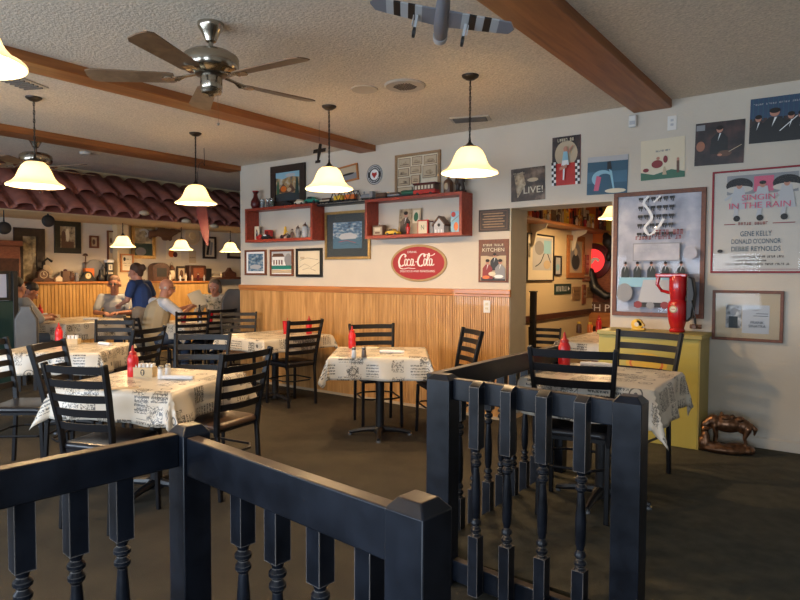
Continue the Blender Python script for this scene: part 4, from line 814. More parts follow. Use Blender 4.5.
for (a, b, c, d) in ((.03, .74, .33, .96), (.37, .76, .62, .97), (.66, .74, .97, .96), (.03, .50, .30, .70), (.34, .54, .60, .73), (.64, .40, .97, .71), (.03, .26, .33, .46), (.37, .28, .58, .50), (.03, .03, .40, .22), (.44, .03, .97, .24)):
    sh += [('r', a, b, c, d, 'brown'), ('r', a+.012, b+.012, c-.012, d-.012, 'tan'), ('e', (a+c)/2, (b+d)/2-.01, (c-a)*.28, (d-b)*.18, 'print_brownphoto' if int(a*100+b*100) % 3 == 0 else 'print_sepia'), ('r', a+.04, b+.05, c-.04, b+.065, 'brown')]
picture('large collage frame of small sepia ship pictures behind the toy tram', on(-4.055, -3.475, 2.21), .575, .465, 'frame_tan', .028, sh, back='cream')
picture('gold framed blue car picture with dark mat between the red shelves', on(-5.08, -4.395, 1.575), .685, .55, 'frame_gold', .030, [('r', 0, .5, 1, 1, 'print_blue'), ('r', 0, 0, 1, .4, 'bluewater'), ('p', [(.2, .42), (.3, .56), (.62, .6), (.85, .48), (.8, .36), (.3, .34)], 'lightgrey'), ('l', [(.2, .25), (.5, .3), (.8, .2)], .008, 'red'), ('l', [(.3, .15), (.6, .2), (.9, .12)], .006, 'darkgreen')], back='print_blue', mat_=(.095, 'mat_dark'), glass=True)
picture('small brown framed blue street scene, first below the left red shelf', on(-6.515, -6.105, 1.39), .41, .325, 'frame_brown', .024, [('r', .05, .05, .95, .95, 'paper'), ('r', .1, .1, .9, .9, 'print_blue'), ('e', .5, .3, .3, .1, 'lightgrey')])
picture('small brown framed picture of a white building, second below the left red shelf', on(-6.03, -5.615, 1.38), .415, .33, 'frame_brown', .024, [('r', 0, .55, 1, 1, 'lightgrey'), ('r', .05, .35, .62, .78, 'white'), ('p', [(.02, .76), (.65, .76), (.55, .9), (.1, .9)], 'brown'), ('e', .82, .6, .17, .3, 'grey'), ('r', 0, .22, 1, .38, 'teal'), ('r', 0, .05, 1, .2, 'tan')]+[('r', .1+k*.13, .42, .16+k*.13, .62, 'darkred') for k in range(4)])
picture('small black framed sepia sketch, third below the left red shelf', on(-5.563, -5.128, 1.37), .435, .345, 'frame_black', .032, [('r', 0, .5, 1, 1, 'cream'), ('l', [(.05, .3), (.3, .45), (.6, .3), (.95, .5)], .006, 'brown'), ('l', [(.1, .6), (.4, .7), (.9, .62)], .006, 'black'), ('l', [(.2, .2), (.5, .28), (.8, .15)], .006, 'brown'), ('r', .1, .66, .3, .75, 'tan')], back='cream')
# oval drink sign, with its lettering drawn as pen strokes
r = thing('oval_sign', 'oval red drink sign with white script lettering and gold rim', 'sign', (-3.752, D, 1.328)); W_, H_ = .715, .392
q = MB(); n = 56; q.prism([(W_/2*math.cos(2*PI*k/n), H_/2+H_/2*math.sin(2*PI*k/n)) for k in range(n)], .012, None, 'y', -.012).build('plate', 'sign_gold', r, bevel=.003)
def cr(pts, n=7):
    out = []; p = [pts[0]]+list(pts)+[pts[-1]]
    for i in range(1, len(p)-2):
        for k in range(n):
            t = k/n; f = lambda a, b, c, d: .5*((2*b)+(-a+c)*t+(2*a-5*b+4*c-d)*t*t+(-a+3*b-3*c+d)*t**3)
            out.append((f(p[i-1][0], p[i][0], p[i+1][0], p[i+2][0]), f(p[i-1][1], p[i][1], p[i+1][1], p[i+2][1])))
    return out+[pts[-1]]
sh = [('e', .5, .5, .465, .44, 'coke_red')]
def capC(x, s=1): return [(x+.105*s, .665), (x+.125*s, .70), (x+.10*s, .745), (x+.055*s, .72), (x+.015*s, .63), (x+.0, .52), (x+.02*s, .44), (x+.055*s, .42), (x+.09*s, .455)]
def loop(x, w=.045): return [(x+w*.8, .60), (x+w*.3, .61), (x, .53), (x+.006, .445), (x+w*.45, .435), (x+w*.95, .50), (x+w, .58), (x+w*.7, .61)]
strokes = [(capC(.155), .018), (loop(.262), .0105), ([(.352, .58), (.335, .61), (.312, .55), (.312, .46), (.335, .43), (.368, .47)], .0105), (loop(.372), .0105), ([(.418, .60), (.412, .47), (.425, .435), (.448, .46)], .0105), ([(.452, .53), (.488, .54)], .017),
           (capC(.500), .018), (loop(.606), .0105), ([(.655, .52), (.690, .62), (.706, .72), (.692, .755), (.672, .66), (.662, .50), (.672, .435), (.695, .46)], .0105), (loop(.705), .0105), ([(.752, .60), (.746, .47), (.762, .435), (.79, .47)], .0105),
           ([(.155, .47), (.175, .38), (.24, .345), (.33, .37), (.40, .355), (.455, .36)], .013), ([(.60, .70), (.65, .73), (.71, .69), (.76, .705), (.80, .745)], .0105)]
for p_, wd in strokes: sh.append(('l', cr(p_), wd, 'sign_white'))
sh += [('t', 'DRINK', .40, .80, .17, .055, 'sign_white'), ('t', 'DELICIOUS AND REFRESHING', .49, .285, .62, .055, 'sign_white')]
art('lettering', W_, H_, sh, r, -.0125, st=.0001)
r = thing('dark_plaque', 'dark bronze plaque with faint raised lines beside the wall opening', 'plaque', (-2.865, D, 1.822)); MB().box(-.165, .165, -.012, 0, 0, .212).build('plate', 'frame_dark', r, bevel=.003)
art('lettering', .33, .212, [('r', .06, .08, .94, .92, 'brown'), ('r', .08, .11, .92, .89, 'frame_dark')]+[('r', .14+.04*(k % 2), .78-k*.12, .86-.05*((k+1) % 2), .83-k*.12, 'frame_tan') for k in range(6)], r, -.0125)
r = thing('tin_sign', 'brown tin sign reading kitchen with three cooks left of the opening', 'sign', (-2.867, D, 1.330)); MB().box(-.163, .163, -.008, 0, 0, .415).build('plate', 'frame_brown', r, bevel=.002)
art('print', .326, .415, [('r', .08, .04, .92, .62, 'tan'), ('p', [(.08, .62), (.92, .62), (.86, .9), (.14, .9)], 'brown'), ('e', .5, .72, .38, .12, 'brown'), ('w', .16, .845, .84, .895, 11, 'cream'), ('t', 'KITCHEN', .5, .76, .72, .085, 'cream'), ('r', .1, .04, .9, .12, 'black')]+figure(.55, .28, .40, 'black', asp=1.3)+figure(.32, .08, .46, 'maroon_ink', asp=1.35)+figure(.74, .08, .46, 'grey', asp=1.35)+[('e', .48, .20, .12, .05, 'cream'), ('e', .70, .14, .15, .04, 'white'), ('e', .28, .12, .12, .04, 'orange')], r, -.0085)
def sleeve(label, x, z, shapes, back, w=.325, h=.325, tilt=0, name='record_sleeve', cat='record sleeve'):
    r = thing(name, label, cat, (x, D-.001, z)); r.rotation_euler = (0, RD(tilt), 0); MB().box(-w/2, w/2, -.005, 0, 0, h).build('sleeve', back, r); art('print', w, h, shapes, r, -.0055); return r
sleeve('dark brown record sleeve reading LIVE above the left of the opening', -2.515, 2.093, [('t', 'LIVE!', .66, .32, .56, .20, 'cream'), ('e', .65, .62, .16, .06, 'tan'), ('p', [(.2, .1), (.45, .5), (.35, .9), (.1, .8)], 'print_sepia'), ('w', .08, .83, .42, .87, 8, 'tan')], 'print_brownphoto', .34, .305, -1)
sh = [('r', 0, .45, 1, 1, 'print_dark'), ('e', .5, .64, .40, .27, 'tan'), ('r', 0, 0, 1, .45, 'red')]
for i in range(8):
    for j in range(2):
        if (i+j) % 2 == 0: sh += [('r', j*.08, i*.06, j*.08+.08, i*.06+.06, 'white'), ('r', .84+j*.08, i*.06, .92+j*.08, i*.06+.06, 'white')]
        else: sh += [('r', j*.08, i*.06, j*.08+.08, i*.06+.06, 'black'), ('r', .84+j*.08, i*.06, .92+j*.08, i*.06+.06, 'black')]
sh += [('w', .22, .885, .8, .95, 8, 'cream'), ('e', .5, .73, .07, .06, 'skin'), ('p', [(.38, .45), (.62, .45), (.57, .68), (.43, .68)], 'bluelight'), ('p', [(.36, .40), (.64, .40), (.6, .5), (.4, .5)], 'white'), ('p', [(.42, .1), (.47, .1), (.50, .42), (.43, .42)], 'white'), ('p', [(.3, .3), (.56, .35), (.56, .42), (.3, .36)], 'skin'), ('p', [(.57, .68), (.75, .8), (.78, .78), (.6, .62)], 'skin')]
sleeve('tall tin diner sign with checkered border and waitress over the opening', -2.15, 2.208, sh, 'red', .262, .432, 0, 'tin_sign', 'sign')
sleeve('blue record sleeve with pale leaping figure above the opening', -1.785, 2.10, [('r', 0, .86, 1, 1, 'lightgrey'), ('r', 0, 0, 1, .86, 'teal_ink'), ('r', 0, .3, 1, .6, 'bluewater'), ('e', .38, .42, .26, .22, 'bluelight'), ('e', .44, .34, .22, .2, 'teal_ink'), ('p', [(.18, .1), (.3, .1), (.36, .45), (.24, .5)], 'pink'), ('p', [(.5, .65), (.62, .65), (.58, .86), (.5, .84)], 'ink'), ('p', [(.55, .65), (.62, .6), (.7, .12), (.66, .12)], 'bluelight'), ('e', .72, .08, .26, .06, 'cream')], 'teal_ink', .345, .325, 1)
sleeve('pale yellowish record sleeve with small dancing figures', -1.33, 2.19, [('w', .35, .68, .68, .72, 9, 'blue'), ('p', [(0, 0), (1, 0), (1, .14), (.7, .22), (.3, .12), (0, .2)], 'green'), ('e', .38, .38, .13, .1, 'maroon_ink'), ('e', .40, .52, .04, .04, 'skin'), ('e', .12, .25, .07, .05, 'maroon_ink'), ('r', .82, .12, .88, .42, 'brown'), ('e', .85, .45, .03, .04, 'skin'), ('e', .57, .48, .05, .09, 'maroon_ink'), ('p', [(.5, .1), (.6, .1), (.57, .3), (.53, .3)], 'tan')], 'cream', .34, .326, -1)
sleeve('nearly black record sleeve with a seated guitarist', -.92, 2.265, figure(.5, .25, .65, 'black')+[('e', .62, .25, .14, .07, 'brown'), ('l', [(.7, .28), (.95, .42)], .006, 'tan'), ('e', .12, .45, .09, .12, 'skin_tan'), ('r', .02, .82, .2, .95, 'grey'), ('e', .52, .22, .05, .03, 'skin')], 'print_dark', .345, .33, 1)
sh = [('r', 0, .55, 1, 1, 'blue')]+[('r', .05+k*.09, .5, .065+k*.09, 1, 'teal_ink') for k in range(11)]+[('w', .06, .84, .9, .875, 22, 'lightgrey')]
for u in (.16, .45, .74, .92): sh += figure(u, .0, .74 if u == .45 else .62, 'black', 'skin', 1.2 if u == .45 else .9)
sh += [('l', [(.55, .22), (.85, .52)], .006, 'white')]
sleeve('dark blue record sleeve of a tuxedoed band at the top right', -.535, 2.395, sh, 'print_dark', .36, .33, 1)
r = thing('wall_plate', 'blank white wall plate near the ceiling right of the beam end', 'wall plate', (-1.265, D, 2.575)); MB().box(-.035, .035, -.007, 0, 0, .115).build('plate', 'white_plastic', r, bevel=.002)
for a in (.035, .07): MB().box(-.011, .011, -.010, -.007, a, a+.018).build('socket', 'lightgrey', r)
r = thing('motion_sensor', 'small white sensor box on the wall under the beam end', 'sensor', (-1.570, D, 2.635)); MB().box(-.032, .032, -.04, 0, 0, .10).build('housing', 'white_plastic', r, bevel=.010); MB().box(-.022, .022, -.043, -.04, .02, .05).build('lens', 'lightgrey', r, bevel=.004)
r = thing('wall_outlet', 'white electrical outlet in the wainscot left of the opening', 'outlet', (-2.925, D-.018, 1.035)); MB().box(-.036, .036, -.006, 0, 0, .12).build('cover_plate', 'white_plastic', r, bevel=.002)
for a in (.024, .068):
    s_ = MB().box(-.017, .017, -.009, -.006, a, a+.03).build('socket', 'cream', r, bevel=.002); mb = MB(); mb.box(-.008, -.005, -.0095, -.009, a+.012, a+.024).box(.005, .008, -.0095, -.009, a+.012, a+.024).build('slot', 'black', s_)
# large posters
sh = []
for k in range(5):
    for c_ in range(6): x = .26+c_*.075; z = .965-k*.075; sh += [('r', x, z-.006, x+.058, z+.016, 'ink'), ('r', x+.012, z-.020, x+.024, z, 'ink'), ('r', x+.036, z-.028, x+.046, z, 'ink')]
sh += [('l', cr([(.40, .985), (.34, .93), (.40, .87), (.44, .80), (.36, .72), (.42, .66), (.52, .72), (.58, .79)]), .02, 'white'), ('l', [(.46, .93), (.54, .98)], .014, 'white'), ('w', .45, .655, .82, .70, 9, 'maroon_ink'), ('w', .25, .62, .8, .65, 14, 'maroon_ink'),
       ('r', .22, .44, .78, .59, 'grey'), ('r', .23, .447, .77, .583, 'print_poster'), ('w', .32, .55, .68, .565, 16, 'lightgrey'), ('w', .28, .52, .72, .53, 20, 'lightgrey')]
for u in (.13, .28, .45, .62, .8): sh += figure(u, .28, .155, 'mat_dark', 'skin', 1.15)
sh += [('r', .06, .22, .94, .30, 'bluelight'), ('p', [(.3, .08), (.75, .08), (.68, .28), (.36, .28)], 'lightgrey'), ('e', .13, .17, .10, .08, 'grey'), ('e', .9, .2, .08, .10, 'grey'), ('r', .25, .05, .8, .09, 'ink'), ('e', .3, .07, .05, .03, 'maroon_ink'), ('e', .45, .065, .05, .03, 'grey'), ('e', .62, .07, .05, .03, 'maroon_ink'), ('e', .9, .5, .08, .05, 'print_poster')]
picture('large brown framed poster with five men in suits beside the opening', on(-1.715, -.997, 1.062), .718, 1.036, 'frame_brown', .034, sh, back='print_poster', glass=True, name='framed_poster', cat='poster')
sh = [('r', .14, .77, .86, .96, 'grey'), ('r', .42, .79, .62, .94, 'pink')]
for u in (.27, .51, .75):
    if u != .51: sh += [('e', u, .86, .14, .075, 'ink'), ('e', u, .82, .14, .035, 'poster_paper')]
    sh += [('p', [(u-.10, .62), (u+.09, .62), (u+.05, .84), (u-.05, .84)], 'lightgrey'), ('e', u, .855, .03, .03, 'skin'), ('e', u, .875, .035, .018, 'ink'), ('p', [(u-.06, .55), (u-.01, .55), (u+.0, .64), (u-.04, .64)], 'lightgrey'), ('e', u-.02, .53, .035, .03, 'ink'), ('l', [(u-.05, .78), (u-.15, .72)], .02, 'lightgrey')]
sh += [('t', "SINGIN'", .48, .735, .36, .058, 'pink'), ('t', 'IN THE RAIN', .48, .655, .62, .058, 'pink'), ('w', .27, .462, .58, .49, 11, 'maroon_ink'), ('r', .12, .468, .24, .476, 'maroon_ink'), ('r', .62, .468, .84, .476, 'maroon_ink'),
       ('t', 'GENE KELLY', .455, .375, .32, .050, 'teal_ink'), ('t', "DONALD O'CONNOR", .455, .300, .50, .048, 'teal_ink'), ('t', 'DEBBIE REYNOLDS', .455, .225, .50, .048, 'teal_ink'), ('e', .085, .205, .03, .018, 'ink'),
       ('w', .18, .136, .74, .156, 34, 'ink'), ('w', .27, .10, .57, .115, 22, 'ink'), ('w', .14, .062, .80, .082, 38, 'ink'), ('r', .06, .02, .92, .024, 'maroon_ink')]
picture('large red framed musical film poster with three figures and pink title', on(-.957, -.285, 1.424), .672, .784, 'frame_red', .014, sh, back='poster_paper', glass=True, name='framed_poster', cat='poster', d=.02)
sh = [('r', .16, .10, .88, .92, 'tan'), ('r', .17, .22, .42, .74, 'print_bw'), ('e', .29, .58, .05, .09, 'grey'), ('r', .22, .22, .36, .48, 'mat_dark'), ('r', .43, .12, .84, .74, 'lightgrey'), ('l', cr([(.52, .64), (.58, .67), (.62, .62), (.70, .66)]), .004, 'ink'), ('r', .64, .55, .82, .56, 'ink'), ('r', .60, .50, .82, .51, 'ink'), ('t', 'FRANK', .66, .36, .20, .06, 'ink'), ('t', 'SINATRA', .66, .28, .26, .06, 'ink')]
picture('low brown framed photograph and letter under the red framed poster', on(-.937, -.457, .905), .478, .386, 'frame_brown', .022, sh, back='tan', glass=True)
# ------------------------------------------------------------------ yellow cabinet and what stands by it
r = thing('yellow_cabinet', 'yellow painted cabinet against the wall behind the platform chair', 'cabinet', (-1.335, D, .10)); MB().box(-.375, .375, -.36, -.002, 0, .825).build('body', 'yellow_paint', r, bevel=.003)
MB().box(.3755, .385, -.36, -.018, 0, .825).build('side_panel', 'yellow_side', r); MB().box(-.385, .40, -.385, -.002, .825, .86).build('cabinet_top', 'yellow_side', r, bevel=.006)
art('emblem', .34, .20, [('e', .5, .42, .46, .42, 'yellow'), ('e', .5, .42, .38, .33, 'orange'), ('e', .5, .42, .33, .28, 'yellow'), ('w', .12, .12, .88, .28, 9, 'cast_red'), ('e', .5, .60, .10, .10, 'brown'), ('e', .36, .6, .05, .06, 'brown'), ('e', .64, .6, .05, .06, 'brown')], r, -.3605, 0, .53)
zt = .963
r = thing('ice_crusher', 'tall red cast-iron crank grinder with round gold badge on the yellow cabinet', 'grinder', (-1.15, D-.20, zt))
MB().lathe([(.055, 0), (.06, .012), (.05, .03), (.062, .07), (.072, .12), (.075, .20), (.068, .23), (.055, .25), (.060, .29), (.066, .33), (.066, .42), (.060, .44)], 28).build('body', 'cast_red', r)
MB().box(-.16, .07, -.05, .05, .425, .455).build('top_arm', 'cast_red', r, bevel=.008); MB().tube([(-.145, 0, .43), (-.155, 0, .37), (-.12, 0, .32), (-.06, 0, .305)], [.016, .014, .013, .013], 10).build('handle', 'cast_red', r)
e_ = MB(); e_.xf = Matrix.Translation((-.015, -.072, .18)) @ Matrix.Rotation(PI/2, 4, 'X'); bd = e_.lathe([(.030, 0), (.028, .004)], 24).build('badge', 'sign_gold', r); art('badge_print', .05, .05, [('e', .5, .5, .42, .42, 'cream'), ('r', .2, .45, .8, .55, 'red')], bd, -.0765, -.015, .155)
MB().prism([(.07, .08), (.11, .12), (.13, .30), (.11, .42), (.07, .44)], .10, None, 'y', -.05).build('gear_housing', 'black', r, bevel=.008)
MB().tube([(.12, -.05, .25), (.12, -.075, .25), (.14, -.08, .12), (.15, -.08, .055)], .008, 8).build('crank', 'iron', r); MB().tube([(.15, -.08, .055), (.15, -.15, .055)], [.018, .014], 10).tube([(.11, -.085, .055), (.19, -.085, .055)], [.017, .017], 10).build('knob', 'brown', r)
r = thing('tape_dispenser', 'small yellow tape dispenser on the yellow cabinet', 'tape dispenser', (-1.44, D-.20, zt)); MB().box(-.05, .05, -.025, .025, 0, .016).build('base', 'yellow', r, bevel=.004); e_ = MB(); e_.xf = Matrix.Translation((-.012, 0, .045)) @ Matrix.Rotation(PI/2, 4, 'X'); e_.lathe([(.040, -.02), (.044, -.018), (.044, .018), (.040, .02)], 24).build('cover', 'yellow', r); e_ = MB(); e_.xf = Matrix.Translation((-.012, -.021, .045)) @ Matrix.Rotation(PI/2, 4, 'X'); e_.lathe([(.018, 0), (.018, .002)], 20).build('reel', 'cream', r); MB().prism([(-.012, .086), (.04, .05), (.045, .03), (-.01, .04)], .04, None, 'y', -.02).build('arm', 'yellow', r)
# bronze horse with cowboy
pr_ = [((0, 0, .21), (.125, .055, .06)), ((.12, 0, .205), (.06, .052, .058)), ((-.11, 0, .225), (.055, .05, .055)), ((-.12, 0, .235), .042, (-.175, -.01, .20), .034), ((-.175, -.01, .20), .032, (-.185, -.01, .12), .022), ((-.185, -.01, .125), .024, (-.165, -.015, .085), .015),
       ((-.10, .03, .20), .024, (-.095, .035, .12), .014), ((-.095, .035, .12), .013, (-.10, .035, .055), .011), ((-.10, -.03, .20), .024, (-.085, -.035, .12), .014), ((-.085, -.035, .12), .013, (-.095, -.035, .055), .011),
       ((.15, .03, .19), .030, (.13, .035, .12), .016), ((.13, .035, .12), .013, (.15, .035, .055), .011), ((.15, -.03, .19), .030, (.125, -.035, .125), .016), ((.125, -.035, .125), .013, (.14, -.035, .055), .011), ((.17, 0, .225), .014, (.205, 0, .19), .020), ((.205, 0, .19), .018, (.20, 0, .15), .008),
       ((-.02, 0, .265), (.05, .05, .022)), ((-.055, 0, .275), .014, (-.05, 0, .295), .012), ((.035, 0, .275), (.018, .035, .016)), ((.09, 0, .26), (.04, .05, .02)), ((0, 0, .025), (.20, .09, .028)), ((.02, -.03, .045), (.15, .06, .022)), ((-.10, -.04, .05), (.08, .05, .03)), ((.08, 0, .05), (.11, .07, .03)), ((-.02, -.05, .03), (.17, .06, .035)), ((-.19, -.02, .06), (.04, .05, .06)), ((.16, -.01, .035), (.05, .07, .035)),
       ((-.165, -.04, .05), .035, (-.17, -.03, .12), .034), ((-.17, -.03, .155), (.022, .022, .026)), ((-.17, -.03, .172), (.042, .038, .008)), ((-.15, -.06, .06), .02, (-.06, -.07, .055), .018), ((-.06, -.07, .055), .017, (0, -.075, .04), .014), ((-.18, -.05, .11), .012, (-.15, -.06, .07), .010)]
o = blob('horse_statue', pr_, 'bronze', None, .006, 1); o.location = (-.765, 5.10, .100); o.rotation_euler = (0, 0, RD(12)); o.scale = (.86, .86, .98); tag(o, 'bronze statue of a grazing saddled horse on the floor by the white wall', 'statue')

# ------------------------------------------------------------------ far dining nook: wall pieces
def back(x0, x1, yb, yt, label, fm, t, shapes, back='paper', name='framed_picture', cat='picture', X=XB+.001, mat_=None, glass=False, d=.03):
    a = P(x0, yb, 'X', X); b = P(x1, yt, 'X', X); w_, h_ = b.y-a.y, b.z-a.z
    return picture(label, (X, (a.y+b.y)/2, a.z), w_, h_, fm, t, shapes, RD(90), name, cat, back=back, mat_=mat_, glass=glass, d=d)
back(54, 80, 253, 222, 'large black framed sepia photograph above the tan low wall', 'frame_black', .09, [('r', .1, 0, .9, .3, 'brown'), ('e', .5, .6, .12, .3, 'cream'), ('e', .25, .5, .15, .3, 'brown')], 'print_sepia')
back(89, 98, 248, 236, 'small brown framed picture right of the large black framed photograph', 'frame_brown', .03, [('e', .5, .5, .25, .3, 'brown')], 'tan')
back(107, 114.5, 262, 231, 'tall thin brown framed picture left of the pillar', 'frame_brown', .025, [('e', .5, .7, .2, .1, 'brown'), ('e', .5, .4, .25, .15, 'grey')], 'tan')
back(120, 133, 272, 254, 'oak framed certificate with black seal on the pillar', 'rail_wood', .03, [('e', .28, .75, .12, .13, 'black'), ('w', .45, .7, .9, .78, 7, 'ink'), ('w', .15, .45, .85, .5, 9, 'brown'), ('w', .2, .3, .8, .34, 8, 'brown')], 'cream', X=XB+.165)
back(131, 154.5, 258.5, 226, 'large gilt framed mirror with dark scene in the far nook', 'frame_gold', .06, [('r', 0, 0, 1, .45, 'darkgreen'), ('l', cr([(.3, .9), (.6, .95), (.8, .8), (.6, .7)]), .05, 'lightgrey'), ('e', .35, .15, .3, .15, 'grey')], 'print_mirror')
back(14, 44, 290, 229, 'tall dark framed wall mirror beside the hutch', 'frame_dark', .13, [], 'print_mirror', 'wall_mirror', 'mirror')
back(202.5, 215.5, 258.5, 237, 'dark framed narrow picture under the red paddle tip', 'frame_dark', .04, [('l', [(.3, .1), (.5, .9)], .05, 'black'), ('l', [(.6, .1), (.75, .8)], .05, 'grey')], 'cream')
back(227, 245, 258.5, 251, 'dark framed picture partly hidden by the end of the long wall', 'frame_dark', .05, [], 'tan')
r = thing('round_plaque', 'round carved wooden plaque on the far nook wall', 'plaque', (XB, P(191.5, 236, 'X', XB).y, P(191.5, 236, 'X', XB).z)); e_ = MB(); e_.xf = Matrix.Rotation(PI/2, 4, 'Y'); e_.lathe([(.17, 0), (.18, .02), (.16, .035), (.12, .03), (.05, .04)], 32).build('disc', 'tan', r); e_ = MB(); e_.xf = Matrix.Translation((.03, 0, 0)) @ Matrix.Rotation(PI/2, 4, 'Y'); e_.lathe([(.08, 0), (.07, .02)], 24).build('relief', 'caddy_wood', r)
p = P(165, 233, 'X', XB+.1); o = blob('wall_fish', [((0, 0, 0), (.05, .22, .09)), ((0, .16, .03), (.04, .12, .06)), ((0, -.22, -.02), (.03, .10, .07)), ((0, -.30, -.05), (.02, .05, .09)), ((0, .0, -.10), (.02, .08, .05)), ((0, -.08, .08), (.02, .08, .05)), ((0, .1, -.1), (.02, .05, .05)), ((0, .28, .05), (.03, .06, .03))], 'brown', None, .014, 2)
o.location = p; tag(o, 'brown mounted wooden creature hanging beside the gilt mirror', 'ornament')
for lab, x0, x1, yb, yt, mt in (('pale floral paper poster below the mounted creature', 166, 181, 259, 241, 'cream'), ('narrow tan scroll right of the floral poster', 189, 196, 263, 251, 'tan')):
    a = P(x0, yb, 'X', XB+.001); b = P(x1, yt, 'X', XB+.001); r = thing('wall_poster', lab, 'poster', (XB+.002, (a.y+b.y)/2, a.z), RD(90)); art('print', b.y-a.y, b.z-a.z, [('e', .35, .3, .2, .2, 'orange'), ('e', .6, .25, .15, .15, 'darkred'), ('e', .5, .6, .3, .1, 'lightgrey')] if mt == 'cream' else [('w', .1, .4, .9, .5, 5, 'brown')], r, -.002, back=mt, thick=.002)
# hanging things under the canopy edge
for lab, px, py, mt in (('dark cast pan hanging from the canopy edge at far left', 4, 228, 'black'), ('black mask-like ornament hanging left of the black framed photograph', 48, 221, 'black')):
    q = P(px, py, 'X', -8.05); r = thing('hanging_pan', lab, 'pan', q)
    e_ = MB(); e_.xf = Matrix.Rotation(PI/2, 4, 'Y'); e_.lathe([(.06, -.02), (.075, 0), (.070, .03), (.05, .04)], 24, sy=1.0).build('bowl', mt, r); MB().tube([(0, 0, .06), (0, 0, .12), (0, 0, 2.135-q.z)], [.012, .008, .005], 8).build('handle', mt, r)
for k, (px, py) in enumerate(((27, 190), (143, 215), (185, 223), (213, 228))):
    q = P(px, py, 'X', -7.80); o = MB().lathe([(.02, -.03), (.055, -.012), (.05, .02), (.02, .04)], 10, sy=1.3).build('canopy_ornament', 'mortar', None, loc=q+Vector((.03, 0, .02 if k else .12))); tag(o, ('pale dab of mortar on the left end of the roof tiles', 'small amber bird ornament on the tile edge before the gilt mirror', 'small tan ornament on the tile edge above the middle pendant', 'small tan ornament on the tile edge near the wall end')[k], 'ornament')

# curios along the low wall, the cabinet and the side ledge
zl = 1.2715
def ly(px): return P(px, 281, 'X', XB+.16).y
def curio(name, label, cat, px, build, z=zl, y=None, rz=90): r = thing(name, label, cat, (XB+.16, y if y else ly(px), z), RD(rz)); build(r); return r
curio('mantel_clock', 'dark wooden mantel clock with round brown face at the left of the ledge', 'clock', 42.5, lambda r: (MB().prism([(-.17, 0), (.17, 0), (.15, .04), (.09, .06), (.08, .15), (.0, .20), (-.08, .15), (-.09, .06), (-.15, .04)], .09, None, 'y', -.045).build('case', 'dark_wood', r, bevel=.004), art('face', .12, .12, [('e', .5, .5, .5, .5, 'tan'), ('e', .5, .5, .4, .4, 'brown'), ('l', [(.5, .5), (.5, .8)], .01, 'cream'), ('l', [(.5, .5), (.7, .45)], .01, 'cream')], r, -.046, 0, .05)))
curio('phone_rest', 'curved black wrought ornament arching above the ledge clock', 'ornament', 46.5, lambda r: (MB().tube([(-.07, 0, .06), (-.05, 0, .30), (.02, 0, .37), (.09, 0, .32)], [.01, .016, .018, .02], 8).build('arm', 'black', r), MB().lathe([(.05, 0), (.05, .02), (.012, .03), (.012, .08)], 14, (-.07, 0, 0)).build('foot', 'black', r), blob('spray', [((.0, 0, .22), (.06, .03, .05)), ((.05, 0, .16), (.05, .03, .06)), ((-.04, 0, .15), (.04, .03, .05))], 'tan', r, .012, 1)))
curio('small_house', 'small cream house-shaped ornament on the ledge', 'ornament', 58.5, lambda r: MB().prism([(-.055, 0), (.055, 0), (.055, .06), (0, .10), (-.055, .06)], .06, None, 'y', -.03).build('body', 'cream', r, bevel=.003), rz=90)
curio('tin_canister', 'reddish square tin canister on the ledge', 'canister', 65.5, lambda r: (MB().box(-.06, .06, -.04, .04, 0, .17).build('body', 'brown', r, bevel=.006), MB().lathe([(.03, .17), (.03, .19), (.01, .2)], 12).build('lid', 'darkred', r), MB().tube([(-.06, 0, .04), (-.10, 0, .06), (-.10, 0, .13), (-.06, 0, .15)], .006, 6).build('handle', 'brown', r)))
curio('pottery_jug', 'very dark round jug between the tin canister and the grey mug', 'jug', 71, lambda r: (MB().lathe([(.035, 0), (.055, .03), (.06, .08), (.04, .12), (.03, .15), (.035, .165)], 16).build('body', 'dark_wood', r), MB().tube([(.05, 0, .05), (.085, 0, .08), (.04, 0, .135)], .006, 6).build('handle', 'dark_wood', r)))
curio('metal_mug', 'grey metal mug left of the round-faced clock', 'mug', 77, lambda r: (MB().lathe([(.035, 0), (.035, .14), (.03, .14), (.03, .02)], 16).build('body', 'grey', r), MB().tube([(.035, 0, .03), (.06, 0, .05), (.06, 0, .09), (.035, 0, .11)], .005, 6).build('handle', 'grey', r)))
curio('desk_clock', 'black arched desk clock with glowing cream face on the ledge', 'clock', 86.5, lambda r: (MB().prism([(-.15, 0), (.15, 0), (.13, .03), (.08, .10), (.055, .15), (0, .165), (-.055, .15), (-.08, .10), (-.13, .03)], .07, None, 'y', -.06).build('case', 'black', r, bevel=.004), art('face', .10, .10, [('e', .5, .5, .5, .5, 'yellow'), ('e', .5, .5, .42, .42, 'cream'), ('l', [(.5, .5), (.5, .8)], .006, 'black'), ('l', [(.5, .5), (.7, .6)], .006, 'black')], r, -.061, 0, .04)))
curio('coffee_mill', 'orange-red coffee mill with tall double wheel behind the desk clock', 'coffee mill', 90.5, lambda r: (MB().box(-.075, .075, .012, .11, 0, .22).build('box', 'orange', r, bevel=.006), MB().lathe([(.012, .22), (.012, .44)], 8, (-.05, .06, 0)).build('stem', 'brown', r), MB().lathe([(.02, .30), (.05, .31), (.02, .32)], 16, (-.05, .06, 0)).build('lower_tier', 'brown', r), MB().lathe([(.02, .42), (.045, .43), (.03, .46), (.01, .47)], 16, (-.05, .06, 0)).build('finial', 'brown', r)))
curio('metal_tray', 'large round-topped grey metal tray standing behind the ledge items', 'tray', 98, lambda r: MB().prism([(-.17, 0), (.17, 0)]+[(.17*math.cos(RD(a)), .20+.17*math.sin(RD(a))) for a in range(0, 181, 12)], .015, None, 'y', .10).build('body', 'grey', r, bevel=.004))
